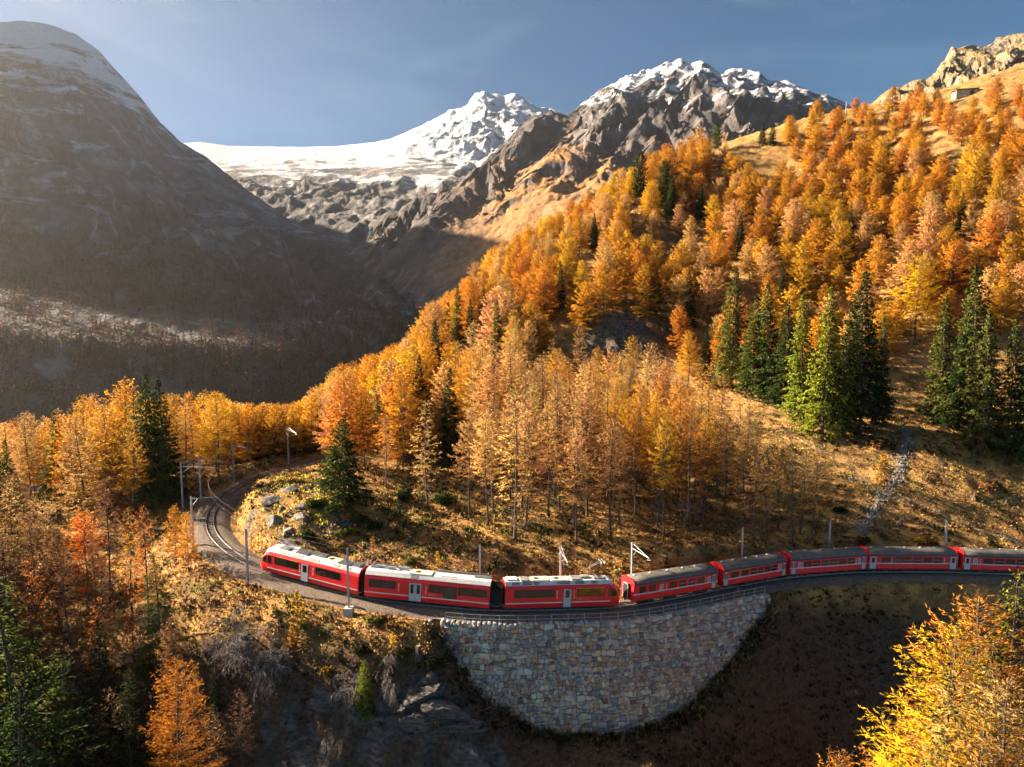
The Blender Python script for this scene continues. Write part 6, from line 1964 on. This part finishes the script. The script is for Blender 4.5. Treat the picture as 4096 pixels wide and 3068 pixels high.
for u, v, r, h, lab, lean in [(390, 532, 0.22, 1.5, 'tall broken stump leaning above the middle railcar', 0.25), (410, 542, 0.26, 0.7, 'short stump right of the leaning stump on the knoll slope', 0.0), (419, 664, 0.30, 1.4, 'dark stump on the brink left of the wall', 0.1), (132, 555, 0.28, 0.6, 'dark stump on the left bench', 0.0), (139, 548, 0.26, 0.5, 'stump in the grass behind the dark bench stump', 0.0),
                              (974, 500, 0.28, 0.8, 'stump in the red brown meadow at the right', 0.0), (1007, 504, 0.26, 0.8, 'stump nearest the right edge in the meadow', 0.0), (974, 463, 0.26, 0.6, 'stump under the right hand spruces', 0.0), (942, 470, 0.24, 0.5, 'low stump midway between gully and right hand spruces', 0.0), (899, 526, 0.30, 1.2, 'grey twisted root stump above the fourth coach', 0.35), (850, 736 - 40, 0.4, 0.9, 'grey fallen stump on the dark slope by the yellow larch', 0.9)]:
    stump(ground_hit(u, v), r, h, lab, lean)


# ------------------------------------------------------------------ shrubs
def shrub_mesh(seed, n=900, flat=0.7, tuft=(0.16, 0.10)):
    rng = np.random.default_rng(seed)
    lob = rng.normal(0, 0.42, (7, 3)); lob[:, 2] = np.abs(lob[:, 2]) * 0.6 + 0.15
    c = lob[rng.integers(7, size=n)] + unit(rng.normal(size=(n, 3))) * (rng.uniform(0.3, 0.62, n) ** 0.6)[:, None] * 0.62
    c[:, 2] = np.abs(c[:, 2]) * flat
    V, F, va = kites(c, unit(c + np.array([0, 0, 0.6])) + rng.normal(0, 0.4, (n, 3)), tuft[0] * rng.uniform(0.7, 1.4, n), tuft[1], rng)
    nr = np.repeat(unit(c * np.array([1, 1, 0.8]) + np.array([0, 0, 0.35]) + rng.normal(0, 0.25, c.shape)), 4, 0)
    me = np_mesh('foliage', V, F, False, {'var': va}, None, {'nrm': nr}); me.materials.append(M_SPRUCE)
    return me


SHRUBM = [shrub_mesh(600 + k) for k in range(4)]
TW = MB()
for k in range(7):
    a = k * 0.9; TW.tube([(0, 0, -0.1), (0.3 * math.cos(a), 0.3 * math.sin(a), 0.3), (0.55 * math.cos(a), 0.55 * math.sin(a), 0.45)], [0.035, 0.025, 0.008], 4)
TWM = TW.mesh('stems'); TWM.materials.append(M_BARK)
SHC = {'juniper': (0.06, 0.085, 0.022), 'moss': (0.14, 0.15, 0.025), 'brown': (0.24, 0.11, 0.045), 'red': (0.32, 0.085, 0.025), 'dark': (0.035, 0.055, 0.018), 'ochre': (0.42, 0.25, 0.05)}
for u, v, r, c, lab in [
        (316, 508, 1.7, 'juniper', 'rounded green juniper left of the knoll spruce'), (308, 539, 1.5, 'juniper', 'green juniper just above the leading railcar roof'), (346, 536, 1.7, 'moss', 'yellow green shrub right of the juniper above the train'), (369, 531, 2.1, 'juniper', 'largest green shrub on the knoll slope'), (360, 520, 1.6, 'moss', 'pale green shrub upslope of the largest shrub'), (467, 531, 0.9, 'moss', 'bright green bush alone in the shade behind the middle railcar'),
        (410, 565, 1.4, 'moss', 'green shrub close behind the middle railcar roof'), (405, 498, 2.2, 'dark', 'dark green shrub beneath the bare larches'), (445, 503, 2.4, 'juniper', 'broad dark shrub left of the larch stand'), (386, 512, 1.2, 'brown', 'brown bush under the thin pale larch'), (347, 510, 0.9, 'red', 'small orange bush right below the knoll spruce'), (340, 549, 1.0, 'ochre', 'ochre bush above the leading railcar'),
        (825, 505, 1.2, 'red', 'red bush left of the stony gully'), (882, 447, 3.0, 'brown', 'big brown thicket on the left bank of the gully'), (855, 437, 1.8, 'brown', 'brown bush at the foot of the bright spruce'), (838, 512, 1.6, 'dark', 'dark bush beside the red bush'), (862, 548, 1.6, 'brown', 'brown bush behind the third coach'), (926, 545, 2.0, 'ochre', 'ochre bush behind the fourth coach'), (990, 490, 2.5, 'brown', 'wide red brown thicket in the right meadow'),
        (362, 657, 1.3, 'dark', 'dark green bush on the brown bank under the train'), (404, 658, 1.2, 'dark', 'small dark bush right of the dark bank bush'), (433, 667, 1.6, 'dark', 'dark green bush against the left edge of the wall'), (328, 676, 1.4, 'ochre', 'yellow green tuft clump on the brink of the cliff'), (305, 630, 1.0, 'moss', 'green bush on the bank below the leading railcar'), (100, 545, 1.6, 'dark', 'dark rounded bush on the left bench'), (85, 548, 1.3, 'juniper', 'green bush left of the dark bench bush'), (375, 625, 1.2, 'moss', 'mossy green bush right of the concrete block mast'), (700, 143, 2.6, 'dark', 'dark low scrub on the skyline'), (790, 141, 2.6, 'dark', 'dark green scrub right of the skyline spruces')]:
    q = ground_hit(u, v)
    s = tag(empty('shrub', tuple(q), rf_.uniform(0, 6)), lab, 'shrub', 'low shrubs on the slopes'); s.scale = (r, r, r * rf_.uniform(0.75, 1.0))
    f_ = link('foliage', SHRUBM[rf_.integers(4)], None, s); f_.color = (*SHC[c], 1)
    link('stems', TWM, None, s)
for u, v, h, c, lab in [(373, 553, 2.3, 'orange', 'small orange sapling above the first two railcars'), (438, 569, 2.2, 'golden', 'small golden sapling behind the middle railcar'), (881, 487, 6.0, 'golden', 'young golden larch on the left bank of the gully'), (298, 628, 4.0, 'golden', 'yellow young larch on the bank below the leading railcar'), (293, 650, 2.6, 'golden', 'left of two yellow saplings below the bank'), (303, 652, 2.6, 'tawny', 'right of two yellow saplings below the bank'), (393, 652, 2.2, 'yellow', 'bright yellow sapling on the brown bank'), (437, 742, 2.0, 'yellow', 'lone yellow sapling on the cliff slab'), (252, 553, 2.0, 'orange', 'orange sapling beside the hairpin rails')]:
    q = ground_hit(u, v)
    t = dict(kind='sapling', x=q[0], y=q[1], z=q[2], h=h, tint=c, label=lab, name='larch_sapling', group='young larches', wide=1.0, sink=0.05)
    place_tree(t)
q = ground_hit(365, 718)
place_tree(dict(kind='bushy', x=q[0], y=q[1], z=q[2], h=6.4, tint='lime', label='young yellow green spruce on the cliff below the bank', name='spruce_tree', group=None, wide=0.62, sink=0.2))


def bare_shrub(q, size, seed, lab, droop=0.2):
    rng = np.random.default_rng(seed)
    P0, P1, R0, R1 = [], [], [], []
    def grow(p, d, L, r, lev):
        for k in range(3):
            d2 = unit(d + rng.normal(0, 0.22, 3) + np.array([0, 0, -droop * 0.3 * lev]))
            p2 = p + d2 * L / 3
            P0.append(p); P1.append(p2); R0.append(r * (1 - k / 4)); R1.append(r * (1 - (k + 1) / 4))
            p, d = p2, d2
            if lev < 3:
                for _ in range(2 if lev else 3):
                    grow(p, unit(d + rng.normal(0, 0.65, 3)), L * rng.uniform(0.45, 0.7), r * 0.5, lev + 1)
    for k in range(4):
        a = rng.uniform(0, 6.28)
        grow(np.array([0, 0, 0.0]), unit(np.array([math.cos(a) * 0.8, math.sin(a) * 0.8 - 0.3, 0.7])), size, size * 0.03, 0)
    V, F = tubes(np.array(P0), np.array(P1), np.array(R0) + 0.008, np.array(R1) + 0.006)
    o = link('bare_shrub', np_mesh('bare_shrub', V, F), M_GREYWOOD); o.location = q
    tag(o, lab, 'shrub', 'bare grey shrubs')


for u, v, s, lab, dr in [(255, 640, 3.4, 'big bare grey shrub on the bank left of the yellow saplings', 0.1), (262, 672, 3.2, 'lower bare grey shrub under the big bare one', 0.5), (343, 704, 2.2, 'bare hanging grey branches left of the young spruce', 0.9), (393, 700, 2.4, 'bare hanging grey branches right of the young spruce', 0.9), (240, 655, 2.6, 'bare purple grey bush at the shaded bank edge', 0.3), (448, 655, 1.6, 'thin bare bush at the left edge of the wall', 0.1), (150, 640, 2.5, 'pale bare bush in the shade near the green spruce', 0.2)]:
    bare_shrub(ground_hit(u, v), s, int(u), lab, dr)

# ------------------------------------------------------------------ grass and undergrowth
def cover(name, n, d_rng, lab, cat, pick, size, per, u_rng=(-20, 1045)):
    """Tufts all over the near ground, one object."""
    D = rf_.uniform(d_rng[0] ** 0.5, d_rng[1] ** 0.5, n * 3) ** 2
    U = rf_.uniform(*u_rng, n * 3)
    X = (U - 512) / FPX * D; Y = D * 1.0
    Z = hz(X, Y)
    off, idx = near_track(X, Y)
    q = proj(np.stack([X, Y, Z], -1))
    ok = (np.abs(off) > 3.5) & (q[:, 1] < 800) & (q[:, 1] > 60)
    ok &= ~((idx > W0) & (idx < W1) & (off > 0) & (off < 7.5))
    for P in (P_path, P_gul, P_trk):
        ok &= np.min(np.hypot(X[:, None] - P[None, ::2, 0], Y[:, None] - P[None, ::2, 1]), axis=1) > 0.85
    X, Y, Z, q = X[ok][:n], Y[ok][:n], Z[ok][:n], q[ok][:n]
    col, dens, hs = pick(X, Y, q)
    keep = rf_.uniform(0, 1, len(X)) < dens
    X, Y, Z, col, hs = X[keep], Y[keep], Z[keep], col[keep], hs[keep]
    m = len(X)
    c = np.repeat(np.stack([X, Y, Z], -1), per, 0) + np.concatenate([rf_.normal(0, size[0] * 0.55, (m * per, 2)), np.zeros((m * per, 1))], 1)
    hh = np.repeat(hs, per) * rf_.uniform(0.6, 1.3, m * per)
    c[:, 2] += hh * 0.42
    ax = np.array([[0, 0, 1.0]]) + rf_.normal(0, size[3], (m * per, 3))
    V, F, va = kites(c, ax, hh, size[2] * rf_.uniform(0.7, 1.4, m * per), rf_)
    tint = np.repeat(np.repeat(col, per, 0), 4, 0)
    nr = np.repeat(unit(np.array([[0, 0, 1.0]]) + rf_.normal(0, 0.8, (m * per, 3))), 4, 0)
    o = link(name, np_mesh(name, V, F, False, {'var': va}, {'tint': tint}, {'nrm': nr}), M_MASS)
    tag(o, lab, cat, None, 'stuff')


def pick_grass(X, Y, q):
    a = fbm(X, Y, 9, 3, 0.5, 2.2); b = fbm(X, Y, 3, 2, 0.5, 8.8)
    dry = np.array((0.68, 0.40, 0.14)); brown = np.array((0.36, 0.20, 0.085)); yel = np.array((0.62, 0.50, 0.07)); grn = np.array((0.20, 0.19, 0.045))
    w = smooth(-0.3, 0.5, a)[:, None]
    col = brown * (1 - w) + dry * w
    kn = in_poly(q[:, 0], q[:, 1], [(225, 560), (250, 495), (300, 462), (335, 490), (330, 545), (300, 575)])
    col = np.where((kn & (b > -0.15))[:, None], yel, col)
    col = np.where((b > 0.42)[:, None] & ~kn[:, None], grn, col)
    dens = 0.55 + 0.45 * smooth(-0.4, 0.3, a + b * 0.5)
    painted_shade = ((q[:, 0] > 640) & (q[:, 1] > 592)) | (q[:, 1] > 655)
    dens = np.where(painted_shade, dens * 0.35, dens); col = np.where(painted_shade[:, None], col * 0.45, col)  # tufts thinned and darkened to carry the painted shade
    return col, dens, 0.30 + 0.22 * smooth(-0.2, 0.6, b) + 0.12 * kn


def pick_under(X, Y, q):
    a = fbm(X, Y, 7, 3, 0.5, 12.2)
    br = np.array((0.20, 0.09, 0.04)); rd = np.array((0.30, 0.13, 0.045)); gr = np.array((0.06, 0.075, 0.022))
    shade = in_poly(q[:, 0], q[:, 1], [(360, 490), (560, 470), (600, 560), (380, 560)])  # dark green growth packed in here to deepen the shade on the bank
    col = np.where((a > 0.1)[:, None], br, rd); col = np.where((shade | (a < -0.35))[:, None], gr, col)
    painted_shade = ((q[:, 0] > 640) & (q[:, 1] > 590)) | (q[:, 1] > 650)
    col = np.where(painted_shade[:, None], np.where((a > 0)[:, None], np.array((0.10, 0.055, 0.032)), np.array((0.16, 0.085, 0.04))), col)  # brush coloured darker to match the shade painted on the ground
    return col, np.where(shade | painted_shade, 1.0, smooth(0.05, 0.35, np.abs(a))), 0.35 + 0.35 * smooth(0, 0.6, np.abs(a))


cover('grass', 42000, (74, 172), 'dry ochre and yellow grass tufts over the near slopes', 'grass', pick_grass, (0.34, 0, 0.17, 0.45), 3)
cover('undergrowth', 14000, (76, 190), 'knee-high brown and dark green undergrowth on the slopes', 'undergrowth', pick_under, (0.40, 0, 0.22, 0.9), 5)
cover('upland_grass', 16000, (172, 345), 'coarse orange brown grass of the upper hillside', 'grass', pick_grass, (0.9, 0, 0.55, 0.5), 2)
# weeds along the foot of the stone wall
m = 520
ii = rf_.integers(W0, W1, m); tb_ = np.interp(ii, wb_i, wb_t)
oo = 3.25 + tb_ * BAT + np.where(tb_ > LEDGE_D, 0.42, 0) + np.abs(rf_.normal(0, 1.3, m)) - 0.1
pw = TR[ii] + TNR[ii] * oo[:, None]; pw[:, 2] = hz(pw[:, 0], pw[:, 1])
per = 7
c_ = np.repeat(pw, per, 0) + rf_.normal(0, 0.28, (m * per, 3)) * np.array([1, 1, 0.2]); hh_ = rf_.uniform(0.3, 0.95, m * per); c_[:, 2] += hh_ * 0.4
V, F, va = kites(c_, np.array([[0, 0, 1.0]]) + rf_.normal(0, 0.7, (m * per, 3)), hh_, 0.22, rf_)
pal = np.array([(0.20, 0.12, 0.06), (0.28, 0.16, 0.07), (0.12, 0.12, 0.045), (0.34, 0.22, 0.09)])[rf_.integers(4, size=m)]
tag(link('wall_foot_weeds', np_mesh('wall_foot_weeds', V, F, False, {'var': va}, {'tint': np.repeat(np.repeat(pal, per, 0), 4, 0)}, {'nrm': np.repeat(unit(np.array([[0, -0.3, 1.0]]) + rf_.normal(0, 0.6, (m * per, 3))), 4, 0)}), M_MASS), 'brown weeds and tufts along the foot of the stone wall', 'undergrowth', None, 'stuff')
# loose stones along the gully
V_, F_ = [], []; kb = 0
base_r = [np.array([v.co[:] for v in m_.vertices]) for m_ in (rock_mesh(700), rock_mesh(701))]
oct_v = np.array([(1, 0, 0), (-1, 0, 0), (0, 1, 0), (0, -1, 0), (0, 0, 1), (0, 0, -0.5)], float); oct_f = np.array([(0, 2, 4), (2, 1, 4), (1, 3, 4), (3, 0, 4), (2, 0, 5), (1, 2, 5), (3, 1, 5), (0, 3, 5)])
for k in range(1500):
    P = P_gul if k < 1150 else (P_trk if k < 1350 else P_path)
    c = P[rf_.integers(len(P))] + np.array([*rf_.normal(0, 0.75 if k < 1150 else 0.5, 2), 0]); c[2] = float(hz(c[0], c[1])) + 0.05
    s = rf_.uniform(0.10, 0.34, 3) * (1 if k < 1150 else 0.6); s[2] *= 0.7
    V_.append(oct_v * (1 + rf_.normal(0, 0.18, (6, 1))) * s + c); F_.append(oct_f + kb); kb += 6
tag(link('gravel', np_mesh('gravel', np.concatenate(V_), np.concatenate(F_)), M_ROCK), 'loose pale stones strewn along the gully and the paths', 'gravel', None, 'stuff')


# ------------------------------------------------------------------ hiker on the path
def hiker(q, rz):
    J = {'pelvis': (0, 0, 0.95, .13), 'waist': (0, .01, 1.10, .12), 'chest': (0, .0, 1.33, .15), 'neck': (0, .0, 1.50, .06), 'head0': (0, .02, 1.60, .085), 'head1': (0, .02, 1.72, .07),
         'lh': (.09, 0, .90, .09), 'lk': (.10, .14, .52, .062), 'la': (.10, .02, .10, .045), 'lt': (.10, .18, .04, .04), 'rh': (-.09, 0, .90, .09), 'rk': (-.10, .02, .50, .062), 'ra': (-.10, -.22, .13, .045), 'rt': (-.10, -.08, .03, .04),
         'ls': (.19, 0, 1.43, .06), 'le': (.25, -.08, 1.16, .045), 'lw': (.24, .08, .95, .035), 'rs': (-.19, 0, 1.43, .06), 're': (-.25, .02, 1.16, .045), 'rw': (-.24, .20, .98, .035)}
    ed = [('pelvis', 'waist'), ('waist', 'chest'), ('chest', 'neck'), ('neck', 'head0'), ('head0', 'head1'), ('pelvis', 'lh'), ('lh', 'lk'), ('lk', 'la'), ('la', 'lt'), ('pelvis', 'rh'), ('rh', 'rk'), ('rk', 'ra'), ('ra', 'rt'), ('chest', 'ls'), ('ls', 'le'), ('le', 'lw'), ('chest', 'rs'), ('rs', 're'), ('re', 'rw')]
    ks = list(J)
    me = bpy.data.meshes.new('body'); me.from_pydata([J[k][:3] for k in ks], [(ks.index(a), ks.index(b)) for a, b in ed], [])
    o = bpy.data.objects.new('tmp', me); COL.objects.link(o)
    md = o.modifiers.new('skin', 'SKIN'); sv = me.skin_vertices[0].data
    for i, k in enumerate(ks): sv[i].radius = (J[k][3], J[k][3]); sv[i].use_root = (k == 'pelvis')
    ss = o.modifiers.new('sub', 'SUBSURF'); ss.levels = 1; ss.render_levels = 1
    dg = bpy.context.evaluated_depsgraph_get()
    bm_ = bpy.data.meshes.new_from_object(o.evaluated_get(dg)); bpy.data.objects.remove(o)
    h_ = tag(empty('person', q, rz), 'hiker in dark clothes with a pale pack walking the meadow path', 'person')
    g = G('hiker_clothes'); z = g.xyz(g.new('ShaderNodeTexCoord').outputs['Object'])[2]
    c = g.mix(g.rng(z, 0.93, 0.96), (0.05, 0.055, 0.075), (0.045, 0.04, 0.05)); c = g.mix(g.rng(z, 1.52, 1.535), c, (0.5, 0.3, 0.2)); c = g.mix(g.rng(z, 1.665, 1.675), c, (0.30, 0.26, 0.2)); g.base(c, 0.85)
    for p_ in bm_.polygons: p_.use_smooth = True
    link('body', bm_, g.m, h_)
    MB().taper((0, -0.20, 1.02), (0.15, 0.10), (0.12, 0.07), 0.45).build('backpack', plain('pack_cloth', (0.30, 0.27, 0.24), 0.9), h_)


q = P_path[int(np.argmin(np.abs(proj(np.stack([P_path[:, 0], P_path[:, 1], hz(P_path[:, 0], P_path[:, 1])], -1))[:, 0] - 791)))]
hiker((q[0], q[1], float(hz(q[0], q[1])) + 0.05), math.radians(120))

# ------------------------------------------------------------------ air
hz_b = MB().box(-7000, 7000, -1500, 7600, -261.5, 1850)
haze = hz_b.build('haze', None)
g = bpy.data.materials.new('valley_haze'); g.use_nodes = True
nt = g.node_tree; nt.nodes.clear()
o_ = nt.nodes.new('ShaderNodeOutputMaterial'); pv = nt.nodes.new('ShaderNodeVolumePrincipled')
pv.inputs['Color'].default_value = (1.0, 0.95, 0.88, 1); pv.inputs['Density'].default_value = 0.000065; pv.inputs['Anisotropy'].default_value = 0.88
nt.links.new(pv.outputs[0], o_.inputs['Volume'])
haze.data.materials.append(g)
tag(haze, kind='stuff')
print('all', round(time.time() - T0, 1))
